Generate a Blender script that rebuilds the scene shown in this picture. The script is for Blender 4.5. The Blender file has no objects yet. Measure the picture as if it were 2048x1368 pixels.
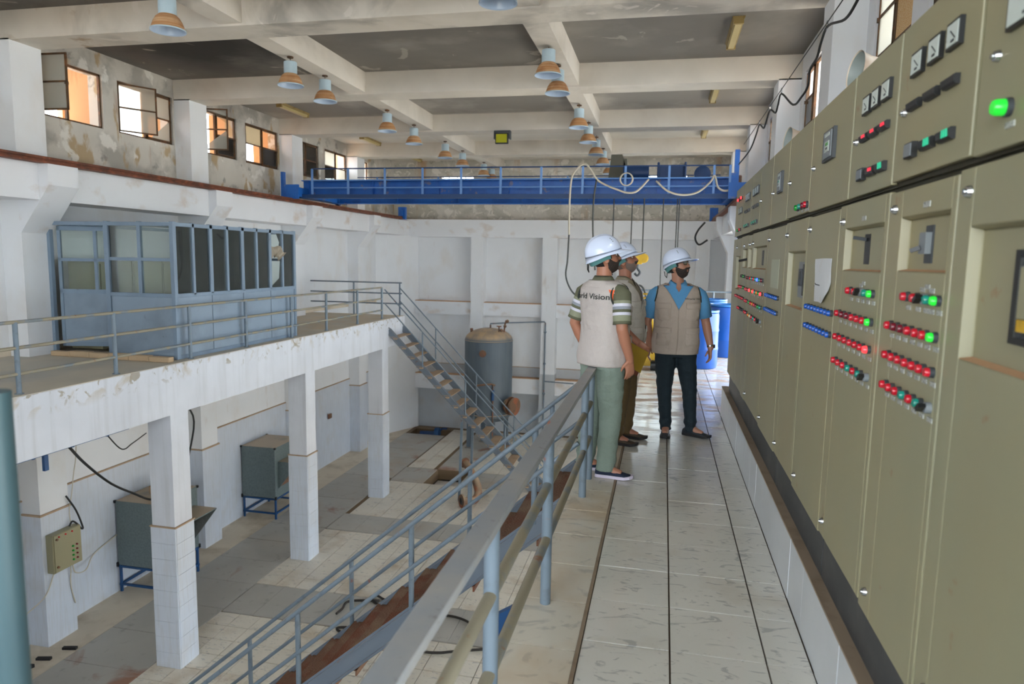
import bpy, math, random
from mathutils import Vector, Matrix
random.seed(7)
R = math.radians
SC = bpy.context.scene
COL = SC.collection

# ---------------------------------------------------------------- camera
cam_d = bpy.data.cameras.new('camera')
cam_d.sensor_width = 36.0
cam_d.lens = 1388.85 / 2048 * 36.0
cam_d.clip_start = 0.05
cam_d.clip_end = 400
cam_d.dof.use_dof = True
cam_d.dof.focus_distance = 5.2
cam_d.dof.aperture_fstop = 3.2
cam = bpy.data.objects.new('camera', cam_d)
COL.objects.link(cam)
_pi, _ya, _ro = R(6.905), R(12.172), R(1.037)
_f = Vector((-math.sin(_ya) * math.cos(_pi), math.cos(_ya) * math.cos(_pi), -math.sin(_pi)))
_r = Vector((math.cos(_ya), math.sin(_ya), 0))
_u = _r.cross(_f)
_r2 = math.cos(_ro) * _r + math.sin(_ro) * _u
_u2 = -math.sin(_ro) * _r + math.cos(_ro) * _u
CAMP = Vector((0, 0, 1.68))
_m = Matrix((( _r2.x, _u2.x, -_f.x, CAMP.x), (_r2.y, _u2.y, -_f.y, CAMP.y), (_r2.z, _u2.z, -_f.z, CAMP.z), (0, 0, 0, 1)))
cam.matrix_world = _m
SC.camera = cam

def in_view(p, margin=0.06):
    v = Vector(p) - CAMP
    d = v.dot(_f)
    if d < 0.1: return False
    x = v.dot(_r2) / d * 1388.85 / 1024; y = v.dot(_u2) / d * 1388.85 / 684
    return abs(x) < 1 + margin and abs(y) < 1 + margin

# ---------------------------------------------------------------- world, sun, exposure
def lin(c):
    c = c / 255.0
    return c / 12.92 if c <= 0.04045 else ((c + 0.055) / 1.055) ** 2.4
def C(r, g, b): return (lin(r), lin(g), lin(b), 1.0)

w = bpy.data.worlds.new('sky')
SC.world = w
w.use_nodes = True
bg = w.node_tree.nodes['Background']
bg.inputs[0].default_value = (0.84, 0.93, 1.0, 1)
bg.inputs[1].default_value = 5.0
sun_d = bpy.data.lights.new('sun', 'SUN')
sun_d.energy = 8.0
sun_d.color = (1.0, 0.86, 0.66)
sun_d.angle = R(1.0)
sun = bpy.data.objects.new('sun', sun_d)
COL.objects.link(sun)
sun.rotation_euler = Vector((0.42, -0.50, -0.76)).to_track_quat('-Z', 'Y').to_euler()
sun.location = (-20, 20, 30)

def portal(loc, size_x, size_y, direction):
    l = bpy.data.lights.new('sky_portal', 'AREA')
    l.shape = 'RECTANGLE'; l.size = size_x; l.size_y = size_y
    l.cycles.is_portal = True
    o = bpy.data.objects.new('sky_portal', l)
    COL.objects.link(o)
    o.location = loc
    d = Vector(direction)
    o.rotation_euler = d.to_track_quat('-Z', 'Z' if abs(d.z) < .9 else 'Y').to_euler()
    return o
BAYS = [-3.2, 0.85, 4.9, 8.95, 13.0, 17.05, 21.05]
for y in BAYS[:-1]:
    portal((-10.4, y + 2.3, 4.345), 3.5, .95, (1, 0, 0))
    portal((2.5, y + 2.3, 4.345), 3.5, .95, (-1, 0, 0))
portal((-4.6, -5.5, 4.345), 9.0, .95, (0, 1, 0))
portal((-1.02, -5.5, 1.8), 5.9, 3.6, (0, 1, 0))
for y in BAYS[:1] + BAYS[3:-1]: portal((2.5, y + 2.3, .78), 3.4, 1.45, (-1, 0, 0))
for y in BAYS[1:-1]: portal((2.5, y + 2.3, -3.75), 3.4, 1.3, (-1, 0, 0))
portal((-7.5, 25.5, 4.2), 1.4, .95, (0, -1, 0))
portal((-.6, 25.5, 4.2), 2.7, .95, (0, -1, 0))

SC.view_settings.view_transform = 'Standard'
SC.view_settings.look = 'None'
SC.view_settings.gamma = 1.0
SC.view_settings.use_curve_mapping = False
SC.view_settings.exposure = 1.25
try:
    SC.cycles.use_denoising = True
    SC.cycles.max_bounces = 10
    SC.cycles.diffuse_bounces = 6
    SC.cycles.transparent_max_bounces = 16
    SC.cycles.caustics_reflective = False
    SC.cycles.caustics_refractive = False
    SC.cycles.sample_clamp_indirect = 6.0
except Exception:
    pass

# ---------------------------------------------------------------- materials
MATS = {}
def mat(name, col, rough=0.6, metal=0.0, layers=(), bump=None, emit=None, var=0.06, coat=0.0):
    """Principled material; layers = dirt or paint patches mixed over the base by noise in world space."""
    if name in MATS: return MATS[name]
    m = bpy.data.materials.new(name); m.use_nodes = True
    nt = m.node_tree; N = nt.nodes; L = nt.links
    bs = N['Principled BSDF']
    bs.inputs['Roughness'].default_value = rough
    bs.inputs['Metallic'].default_value = metal
    if coat: bs.inputs['Coat Weight'].default_value = coat; bs.inputs['Coat Roughness'].default_value = .15
    geo = N.new('ShaderNodeNewGeometry')
    sep = None
    def noise(s, st=(1, 1, 1), det=4.0, dist=0.0, rgh=.55):
        v = geo.outputs['Position']
        if st != (1, 1, 1):
            mp = N.new('ShaderNodeMapping'); mp.inputs['Scale'].default_value = st
            L.new(v, mp.inputs['Vector']); v = mp.outputs['Vector']
        n = N.new('ShaderNodeTexNoise'); n.inputs['Scale'].default_value = s
        n.inputs['Detail'].default_value = det; n.inputs['Distortion'].default_value = dist
        n.inputs['Roughness'].default_value = rgh
        L.new(v, n.inputs['Vector'])
        return n.outputs['Fac']
    def ramp(sock, lo, hi):
        r = N.new('ShaderNodeMapRange'); r.inputs['From Min'].default_value = lo; r.inputs['From Max'].default_value = hi
        r.clamp = True
        L.new(sock, r.inputs['Value']); return r.outputs['Result']
    def math2(op, a, b):
        n = N.new('ShaderNodeMath'); n.operation = op
        for i, x in enumerate((a, b)):
            if isinstance(x, (int, float)): n.inputs[i].default_value = x
            else: L.new(x, n.inputs[i])
        return n.outputs[0]
    def mix(fac, a, b):
        n = N.new('ShaderNodeMix'); n.data_type = 'RGBA'
        if isinstance(fac, (int, float)): n.inputs[0].default_value = fac
        else: L.new(fac, n.inputs[0])
        for i, x in ((6, a), (7, b)):
            if isinstance(x, tuple): n.inputs[i].default_value = x
            else: L.new(x, n.inputs[i])
        return n.outputs[2]
    cur = col
    if var:
        dark = tuple(c * (1 - var * 2.2) for c in col[:3]) + (1,)
        cur = mix(ramp(noise(1.3, det=5), .3, .75), col, dark)
    rcur = None
    for ly in layers:
        f = ramp(noise(ly.get('s', 2), ly.get('st', (1, 1, 1)), ly.get('det', 5), ly.get('dist', 0.0), ly.get('rg', .55)), ly.get('lo', .5), ly.get('hi', .6))
        f = math2('MULTIPLY', f, ly.get('k', 1.0))
        if 'up' in ly:
            sn = N.new('ShaderNodeSeparateXYZ'); L.new(geo.outputs['Normal'], sn.inputs[0])
            f = math2('MULTIPLY', f, ramp(sn.outputs['Z'], ly['up'] - .25, ly['up'] + .15))
        if 'zr' in ly:
            sp = N.new('ShaderNodeSeparateXYZ'); L.new(geo.outputs['Position'], sp.inputs[0])
            f = math2('MULTIPLY', f, ramp(sp.outputs['Z'], ly['zr'][0], ly['zr'][1]))
        if 'yr' in ly:
            sp = N.new('ShaderNodeSeparateXYZ'); L.new(geo.outputs['Position'], sp.inputs[0])
            f = math2('MULTIPLY', f, ramp(sp.outputs['Y'], ly['yr'][0], ly['yr'][1]))
        if 'sph' in ly:
            c, r0, r1 = ly['sph']
            vd = N.new('ShaderNodeVectorMath'); vd.operation = 'DISTANCE'
            L.new(geo.outputs['Position'], vd.inputs[0]); vd.inputs[1].default_value = c
            dd = math2('ADD', vd.outputs['Value'], math2('MULTIPLY', math2('SUBTRACT', noise(1.1, det=4), .5), ly.get('wob', 1.5)))
            f = math2('MULTIPLY', f, ramp(dd, r1, r0))
        cur = mix(f, cur, ly['c'])
        if 'rough' in ly:
            rcur = rough if rcur is None else rcur
            n = N.new('ShaderNodeMix'); n.data_type = 'FLOAT'
            L.new(f, n.inputs[0])
            if isinstance(rcur, float): n.inputs[2].default_value = rcur
            else: L.new(rcur, n.inputs[2])
            n.inputs[3].default_value = ly['rough']; rcur = n.outputs[0]
    if isinstance(cur, tuple): bs.inputs['Base Color'].default_value = cur
    else: L.new(cur, bs.inputs['Base Color'])
    if rcur is not None and not isinstance(rcur, float): L.new(rcur, bs.inputs['Roughness'])
    if bump:
        b = N.new('ShaderNodeBump'); b.inputs['Strength'].default_value = bump[1]; b.inputs['Distance'].default_value = bump[2] if len(bump) > 2 else .01
        if len(bump) > 3 and bump[3] == 'v':
            v = N.new('ShaderNodeTexVoronoi'); v.inputs['Scale'].default_value = bump[0]
            L.new(geo.outputs['Position'], v.inputs['Vector']); L.new(v.outputs['Distance'], b.inputs['Height'])
        else:
            L.new(noise(bump[0], bump[3] if len(bump) > 3 else (1, 1, 1), det=6), b.inputs['Height'])
        L.new(b.outputs[0], bs.inputs['Normal'])
    if emit:
        bs.inputs['Emission Color'].default_value = emit[0]; bs.inputs['Emission Strength'].default_value = emit[1]
    MATS[name] = m
    return m

def glass(name, tint=(0.9, 0.95, 0.93, 1), refl=.10, milky=0.0, mcol=(.6, .62, .58, 1)):
    if name in MATS: return MATS[name]
    m = bpy.data.materials.new(name); m.use_nodes = True
    nt = m.node_tree; N = nt.nodes; L = nt.links
    for n in list(N): N.remove(n)
    out = N.new('ShaderNodeOutputMaterial'); tr = N.new('ShaderNodeBsdfTransparent'); gl = N.new('ShaderNodeBsdfGlossy')
    tr.inputs[0].default_value = tint; gl.inputs['Roughness'].default_value = .03
    mx = N.new('ShaderNodeMixShader'); fr = N.new('ShaderNodeFresnel'); fr.inputs[0].default_value = 1.5
    ad = N.new('ShaderNodeMath'); ad.operation = 'ADD'; ad.inputs[1].default_value = refl - .04
    L.new(fr.outputs[0], ad.inputs[0]); L.new(ad.outputs[0], mx.inputs[0])
    L.new(tr.outputs[0], mx.inputs[1]); L.new(gl.outputs[0], mx.inputs[2])
    last = mx.outputs[0]
    if milky:
        df = N.new('ShaderNodeBsdfDiffuse'); df.inputs[0].default_value = mcol
        tl = N.new('ShaderNodeBsdfTranslucent'); tl.inputs[0].default_value = mcol
        m3 = N.new('ShaderNodeMixShader'); m3.inputs[0].default_value = .5
        L.new(df.outputs[0], m3.inputs[1]); L.new(tl.outputs[0], m3.inputs[2])
        m2 = N.new('ShaderNodeMixShader'); m2.inputs[0].default_value = milky
        L.new(last, m2.inputs[1]); L.new(m3.outputs[0], m2.inputs[2]); last = m2.outputs[0]
    L.new(last, out.inputs[0])
    MATS[name] = m
    return m

DUST = C(176, 152, 122)
TAN = C(168, 146, 112)
RUST = C(128, 66, 36)
M_wall = mat('white_wall_paint', C(228, 229, 231), .65, var=.02, layers=[
    dict(c=C(206, 190, 170), s=.9, lo=.54, hi=.78, k=.45, st=(1, 1, .6)),
    dict(c=C(170, 140, 112), s=3.0, lo=.66, hi=.8, k=.4, st=(1, 1, .3))], bump=(14, .08, .01))
M_beam = mat('crane_beam_paint', C(228, 229, 232), .6, var=.02, layers=[
    dict(c=C(188, 160, 130), s=1.6, lo=.56, hi=.72, k=.5, st=(1, 1, 1.5)),
    dict(c=C(170, 140, 108), s=5, lo=.6, hi=.75, k=.5, up=.7)], bump=(12, .08, .01))
M_plaster = mat('peeling_plaster', C(206, 200, 190), .75, layers=[
    dict(c=C(150, 146, 138), s=1.1, lo=.5, hi=.62, k=.75, dist=.15),
    dict(c=C(170, 142, 98), s=1.7, lo=.57, hi=.62, k=.8, dist=.2, st=(1, 1, .6)),
    dict(c=C(116, 112, 106), s=2.3, lo=.62, hi=.7, k=.7, dist=.3),
    dict(c=C(150, 96, 50), s=3.2, lo=.64, hi=.74, k=.6, st=(1, 1, .18)),
    dict(c=C(226, 222, 214), s=2.0, lo=.6, hi=.64, k=.8, dist=.3)], bump=(9, .25, .01))
M_backplaster = mat('back_wall_peeling_paint', C(214, 208, 198), .75, layers=[
    dict(c=C(186, 182, 170), s=1.1, lo=.45, hi=.52, k=.9, dist=.7, st=(.6, 1, 1)),
    dict(c=C(146, 142, 130), s=6, lo=.62, hi=.66, k=.7, dist=1.2),
    dict(c=C(228, 222, 212), s=3.6, lo=.56, hi=.6, k=.8, dist=.9),
    dict(c=C(186, 140, 90), s=1.6, lo=.6, hi=.72, k=.7, st=(1, 1, .2))], bump=(8, .3, .01))
SOOT = C(26, 24, 22)
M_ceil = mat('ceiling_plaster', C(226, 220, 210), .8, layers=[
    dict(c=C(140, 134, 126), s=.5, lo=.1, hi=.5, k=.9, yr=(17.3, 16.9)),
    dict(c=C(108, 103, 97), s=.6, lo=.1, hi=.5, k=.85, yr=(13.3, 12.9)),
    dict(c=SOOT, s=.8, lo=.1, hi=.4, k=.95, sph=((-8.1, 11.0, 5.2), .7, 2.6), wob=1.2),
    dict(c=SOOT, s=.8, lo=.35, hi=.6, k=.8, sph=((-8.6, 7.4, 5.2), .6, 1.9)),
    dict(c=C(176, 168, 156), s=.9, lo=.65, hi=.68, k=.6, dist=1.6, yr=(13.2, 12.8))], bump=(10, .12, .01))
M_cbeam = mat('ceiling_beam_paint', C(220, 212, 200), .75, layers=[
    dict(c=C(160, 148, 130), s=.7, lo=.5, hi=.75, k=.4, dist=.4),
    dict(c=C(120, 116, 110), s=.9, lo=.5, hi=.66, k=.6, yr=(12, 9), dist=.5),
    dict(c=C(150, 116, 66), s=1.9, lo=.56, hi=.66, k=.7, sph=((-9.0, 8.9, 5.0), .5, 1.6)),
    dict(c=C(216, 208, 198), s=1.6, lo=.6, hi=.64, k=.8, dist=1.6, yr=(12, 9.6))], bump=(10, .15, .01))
M_clad = mat('glazed_wall_tile', C(206, 212, 222), .28, layers=[
    dict(c=C(186, 178, 166), s=1.2, lo=.55, hi=.75, k=.4), dict(c=C(180, 178, 176), s=30, lo=.5, hi=.6, k=.25, st=(1, 1, .06))], bump=(3, .05, .01))
M_cladcap = mat('dusty_tile_ledge', C(176, 152, 126), .8, layers=[dict(c=C(150, 112, 76), s=4, lo=.5, hi=.7, k=.6)])
M_cladgrey = mat('grey_wall_tile', C(186, 190, 194), .35, layers=[dict(c=C(176, 160, 142), s=1.2, lo=.5, hi=.75, k=.5)])
M_balc = mat('balcony_beam_paint', C(214, 216, 222), .65, layers=[
    dict(c=C(176, 176, 176), s=6, lo=.5, hi=.7, k=.45, st=(1, 1, .07)),
    dict(c=C(184, 172, 154), s=2.2, lo=.56, hi=.64, k=.8, zr=(-.32, -.1), dist=.8),
    dict(c=C(150, 138, 116), s=4.2, lo=.58, hi=.62, k=.8, zr=(-.3, -.12), dist=1.2)], bump=(14, .25, .01))
M_balcfloor = mat('dusty_balcony_floor', C(206, 196, 178), .75, layers=[
    dict(c=C(176, 174, 168), s=1.0, lo=.42, hi=.68, k=.8, st=(1, .6, 1), yr=(13, 10)), dict(c=C(206, 178, 138), s=1.6, lo=.4, hi=.7, k=.7, yr=(9, 13))], bump=(20, .1, .01))
def floor_tile_mat(name, base):
    return mat(name, base, .3, layers=[
        dict(c=C(150, 148, 146), s=4.5, lo=.58, hi=.66, k=.5, dist=2.2, st=(1, 2.2, 1)),
        dict(c=C(178, 150, 112), s=1.2, lo=.55, hi=.75, k=.6, rough=.6),
        dict(c=C(140, 94, 54), s=2.2, lo=.66, hi=.78, k=.6, rough=.7)], bump=(60, .03, .002))
M_walk = mat('marbled_walkway_tile', C(224, 222, 214), .16, layers=[
    dict(c=C(150, 152, 152), s=5.0, lo=.575, hi=.64, k=.55, dist=2.6, st=(1, 2.4, 1)),
    dict(c=C(170, 150, 118), s=1.6, lo=.56, hi=.78, k=.5, rough=.4),
    dict(c=C(168, 128, 92), s=2.0, lo=.48, hi=.6, k=.8, rough=.6, yr=(6.4, 8.6), st=(1, 2.5, 1)),
    dict(c=C(150, 120, 84), s=90, lo=.68, hi=.72, k=.5)], bump=(55, .045, .002))
M_ledge = mat('marbled_ledge_tile', C(222, 216, 202), .28, layers=[
    dict(c=C(160, 158, 152), s=4.0, lo=.57, hi=.65, k=.5, dist=2.4),
    dict(c=C(190, 158, 114), s=1.5, lo=.46, hi=.74, k=.7, rough=.6)], bump=(50, .04, .002))
M_grout = mat('brown_grout', C(96, 78, 60), .85, layers=[dict(c=C(90, 76, 60), s=6, lo=.5, hi=.7, k=.7)])
M_low = floor_tile_mat('cream_floor_tile', C(232, 223, 206))
M_lowgrout = mat('dirty_floor_screed', C(124, 102, 76), .85)
M_cover = mat('grey_trench_plate', C(186, 182, 173), .5, layers=[
    dict(c=C(176, 150, 118), s=.9, lo=.5, hi=.75, k=.6, yr=(12, 17)), dict(c=C(150, 86, 44), s=1.1, lo=.62, hi=.72, k=.75, dist=.6),
    dict(c=C(140, 134, 124), s=5, lo=.6, hi=.72, k=.5)], bump=(30, .05, .004))
M_strip = mat('dusty_edge_screed', C(220, 206, 184), .7, layers=[dict(c=C(160, 140, 110), s=1.4, lo=.5, hi=.7, k=.6)])
M_curb = mat('white_curb_tile', C(206, 210, 214), .25, layers=[dict(c=C(160, 140, 112), s=2.0, lo=.6, hi=.75, k=.5)])
M_dustslab = mat('dusty_brown_ledge', C(150, 132, 112), .85, layers=[dict(c=C(110, 92, 72), s=5, lo=.5, hi=.7, k=.6)])
M_cab = mat('beige_cabinet_enamel', C(152, 145, 113), .42, layers=[
    dict(c=C(146, 128, 94), s=1.4, lo=.5, hi=.75, k=.5, st=(1, 1, .12)), dict(c=C(136, 138, 115), s=.8, lo=.45, hi=.65, k=.5),
    dict(c=C(140, 96, 60), s=9, lo=.68, hi=.74, k=.55)], bump=(120, .02, .001), var=.03)
M_cabdark = mat('cabinet_gap_shade', C(52, 48, 32), .7, var=0)
M_cabrust = mat('dusty_recess_sill', C(196, 156, 120), .8, layers=[dict(c=C(150, 96, 60), s=8, lo=.6, hi=.7, k=.6)])
M_plinth = mat('charcoal_plinth', C(62, 64, 66), .5, layers=[dict(c=C(100, 98, 94), s=4, lo=.5, hi=.75, k=.5)])
M_chrome = mat('worn_chrome', C(190, 194, 198), .25, 1.0, var=0)
M_black = mat('black_plastic', C(20, 21, 22), .4, var=0)
M_dkgrey = mat('dark_grey_plastic', C(58, 62, 66), .45, var=0)
M_grey = mat('grey_plastic', C(122, 128, 132), .45, var=0)
M_paper = mat('white_paper', C(212, 214, 216), .7, layers=[dict(c=C(190, 176, 160), s=20, lo=.58, hi=.7, k=.5)])
M_plate = mat('engraved_label_plate', C(176, 178, 172), .5, layers=[dict(c=C(90, 92, 96), s=150, lo=.52, hi=.58, k=.8, st=(1, 1, 2))], var=0)
M_meter = mat('meter_dial_white', C(204, 214, 208), .25, var=.02)
M_rail = mat('grey_blue_rail_paint', C(112, 126, 138), .42, layers=[
    dict(c=C(150, 140, 126), s=5, lo=.4, hi=.7, k=.7, up=.6), dict(c=C(140, 78, 48), s=6, lo=.66, hi=.72, k=.8), dict(c=C(88, 96, 104), s=14, lo=.55, hi=.7, k=.5)], bump=(60, .06, .002))
M_railtop = mat('worn_flat_handrail_paint', C(140, 144, 148), .38, layers=[
    dict(c=C(160, 152, 140), s=4, lo=.45, hi=.7, k=.6), dict(c=C(176, 92, 58), s=3.2, lo=.66, hi=.69, k=.9, st=(3, .6, 1)), dict(c=C(90, 84, 78), s=22, lo=.62, hi=.72, k=.6)], bump=(40, .08, .002))
M_raildust = mat('dust_coated_pipe', C(150, 142, 122), .65, layers=[dict(c=C(112, 126, 138), s=5, lo=.5, hi=.6, k=.7), dict(c=C(140, 90, 54), s=8, lo=.64, hi=.7, k=.8)], bump=(60, .08, .002))
M_tread = mat('rusty_checker_tread', C(128, 92, 70), .75, layers=[
    dict(c=C(120, 64, 40), s=3, lo=.48, hi=.62, k=.8), dict(c=C(146, 122, 98), s=2, lo=.52, hi=.68, k=.8)], bump=(55, .8, .006, 'v'))
M_treadpale = mat('dusty_stair_tread', C(182, 156, 128), .8, layers=[dict(c=C(150, 124, 100), s=4, lo=.5, hi=.7, k=.5)])
M_steelgrey = mat('grey_stringer_paint', C(112, 122, 134), .4, layers=[dict(c=C(164, 146, 122), s=5, lo=.3, hi=.6, k=.9, up=.7), dict(c=C(120, 74, 50), s=7, lo=.66, hi=.72, k=.7)])
M_tank = mat('dark_grey_tank_paint', C(84, 96, 106), .5, layers=[
    dict(c=C(190, 160, 124), s=1.2, lo=.1, hi=.35, k=.95, up=.42), dict(c=C(104, 112, 116), s=3, lo=.45, hi=.7, k=.6, st=(1, 1, .15)), dict(c=C(120, 80, 60), s=5, lo=.68, hi=.76, k=.5)])
M_rustpipe = mat('rusty_cast_pipe', C(118, 88, 68), .75, layers=[dict(c=C(150, 84, 54), s=4, lo=.5, hi=.62, k=.8), dict(c=C(70, 62, 58), s=6, lo=.55, hi=.7, k=.7), dict(c=DUST, s=3, lo=.3, hi=.6, k=.7, up=.5)], bump=(30, .3, .006))
M_crane = mat('blue_crane_paint', C(34, 104, 190), .4, layers=[
    dict(c=C(24, 80, 156), s=2, lo=.5, hi=.65, k=.7), dict(c=C(130, 120, 112), s=5, lo=.62, hi=.7, k=.7), dict(c=C(150, 132, 112), s=4, lo=.4, hi=.6, k=.6, up=.7)])
M_cranelight = mat('pale_blue_crane_rail_paint', C(104, 148, 208), .4)
M_cranedark = mat('dark_blue_crane_paint', C(28, 62, 108), .5)
M_railrust = mat('rusty_crane_rail', C(112, 62, 40), .7, layers=[dict(c=C(150, 84, 54), s=7, lo=.5, hi=.65, k=.7), dict(c=C(76, 46, 34), s=4, lo=.5, hi=.65, k=.7)], bump=(40, .3, .004))
M_rope = mat('grey_cable', C(70, 72, 70), .7, var=0)
M_blackcable = mat('black_rubber_cable', C(28, 28, 28), .6, var=0)
M_whitecable = mat('pale_cable', C(196, 188, 170), .6, var=0)
M_blue = mat('blue_barrel_plastic', C(14, 76, 160), .35, layers=[dict(c=C(120, 140, 160), s=3, lo=.6, hi=.75, k=.35)])
M_bluelight = mat('light_blue_barrel_plastic', C(40, 108, 176), .35)
M_bluesteel = mat('blue_frame_steel', C(22, 72, 122), .5, layers=[dict(c=C(60, 70, 80), s=6, lo=.6, hi=.7, k=.6)])
M_yellow = mat('yellow_paint', C(206, 164, 24), .45, layers=[dict(c=C(110, 84, 40), s=8, lo=.6, hi=.7, k=.6)])
M_galv = mat('galvanised_sheet', C(116, 128, 128), .42, .3, layers=[
    dict(c=C(98, 110, 112), s=26, lo=.45, hi=.6, k=.6), dict(c=C(178, 158, 132), s=2, lo=.15, hi=.4, k=.95, up=.8)])
M_booth = mat('grey_blue_booth_paint', C(128, 146, 164), .4, layers=[dict(c=C(108, 122, 138), s=3, lo=.5, hi=.7, k=.5, st=(1, 1, .3)), dict(c=C(100, 84, 70), s=9, lo=.7, hi=.75, k=.5)])
M_boothpanel = mat('grey_blue_sheet_panel', C(136, 152, 168), .4, layers=[dict(c=C(112, 124, 136), s=1.5, lo=.5, hi=.7, k=.6), dict(c=C(92, 88, 84), s=6, lo=.7, hi=.76, k=.6)])
M_winframe = mat('rusty_brown_window_steel', C(84, 58, 30), .6, layers=[dict(c=C(130, 80, 40), s=8, lo=.5, hi=.65, k=.7), dict(c=C(50, 40, 30), s=5, lo=.55, hi=.7, k=.6)])
M_ochre = mat('ochre_outside_plaster', C(206, 160, 116), .8, layers=[dict(c=C(150, 100, 64), s=3, lo=.55, hi=.7, k=.6, st=(1, 1, .3))])
M_outbrick = mat('pink_outside_masonry', C(196, 160, 140), .85, layers=[dict(c=C(150, 110, 90), s=12, lo=.5, hi=.56, k=.7, st=(1, 1, 3)), dict(c=C(220, 200, 184), s=3, lo=.5, hi=.65, k=.6)])
M_ground = mat('outside_ground', C(214, 208, 198), .9)
M_outwhite = mat('outside_pale_wall', C(214, 206, 192), .8)
M_lampbell = mat('dusty_orange_lamp_shade', C(186, 134, 88), .7, layers=[dict(c=C(210, 178, 140), s=4, lo=.45, hi=.6, k=.7, st=(.3, .3, 9)), dict(c=C(150, 98, 60), s=5, lo=.5, hi=.7, k=.6)])
M_lampblue = mat('pale_blue_enamel', C(178, 198, 208), .35, layers=[dict(c=C(150, 164, 170), s=4, lo=.5, hi=.7, k=.4)])
M_lampin = mat('lamp_inner_enamel', C(176, 194, 216), .3, var=0)
M_tubecase = mat('yellowed_light_fitting', C(170, 146, 92), .5, layers=[dict(c=C(110, 94, 56), s=6, lo=.5, hi=.65, k=.6)])
M_tubeglass = mat('yellowed_diffuser', C(206, 188, 130), .3, var=.03)
M_flood = mat('yellow_flood_glass', C(176, 176, 30), .2, var=.03)
M_horn = mat('cream_siren_enamel', C(214, 200, 182), .45, layers=[dict(c=C(180, 146, 118), s=6, lo=.5, hi=.7, k=.6), dict(c=DUST, s=4, lo=.3, hi=.6, k=.6, up=.5)])
M_hornin = mat('siren_inside', C(140, 148, 144), .5)
M_cardboard = mat('dusty_cardboard', C(172, 140, 104), .85)
M_foam = mat('tan_concrete_block', C(190, 164, 132), .9, bump=(20, .4, .01))
M_debris = mat('dark_scrap', C(36, 34, 34), .8)
M_pit = mat('dark_pit_concrete', C(44, 38, 32), .9, layers=[dict(c=C(110, 92, 40), s=3, lo=.5, hi=.7, k=.7)])
M_teal = mat('teal_grey_post_paint', C(58, 82, 88), .5)
def lens(name, rgb, e=0.0):
    return mat('lens_' + name, C(*rgb), .2, emit=(C(*rgb), e) if e else None, var=0)
LENS = dict(r=lens('red', (196, 24, 44)), d=lens('dark_red', (110, 18, 36)), g=lens('green', (16, 140, 44)), t=lens('teal', (24, 140, 124)), b=lens('blue', (22, 84, 176)),
            R=lens('lit_red', (255, 40, 44), 1.6), B=lens('lit_blue', (50, 80, 255), 1.6), G=lens('lit_green', (30, 190, 50), .35), o=lens('orange', (214, 120, 30)), c=lens('cream', (220, 210, 160)), k=M_black)
LED_R = mat('red_led_digits', C(200, 30, 50), .3, emit=(C(230, 40, 60), .5), var=0)
LED_G = mat('green_led_digits', C(30, 150, 110), .3, emit=(C(40, 170, 130), .35), var=0)
G_clear = glass('clear_window_glass', (.93, .95, .94, 1), .08)
G_booth = glass('dusty_booth_glass', (.90, .95, .93, 1), .07, .04, (.50, .55, .53, 1))
G_frost = glass('dusty_sash_glass', (.86, .88, .84, 1), .12, .45, (.66, .64, .58, 1))
G_cream = glass('painted_cream_glass', (.7, .7, .62, 1), .05, .8, (.62, .56, .42, 1))
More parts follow.
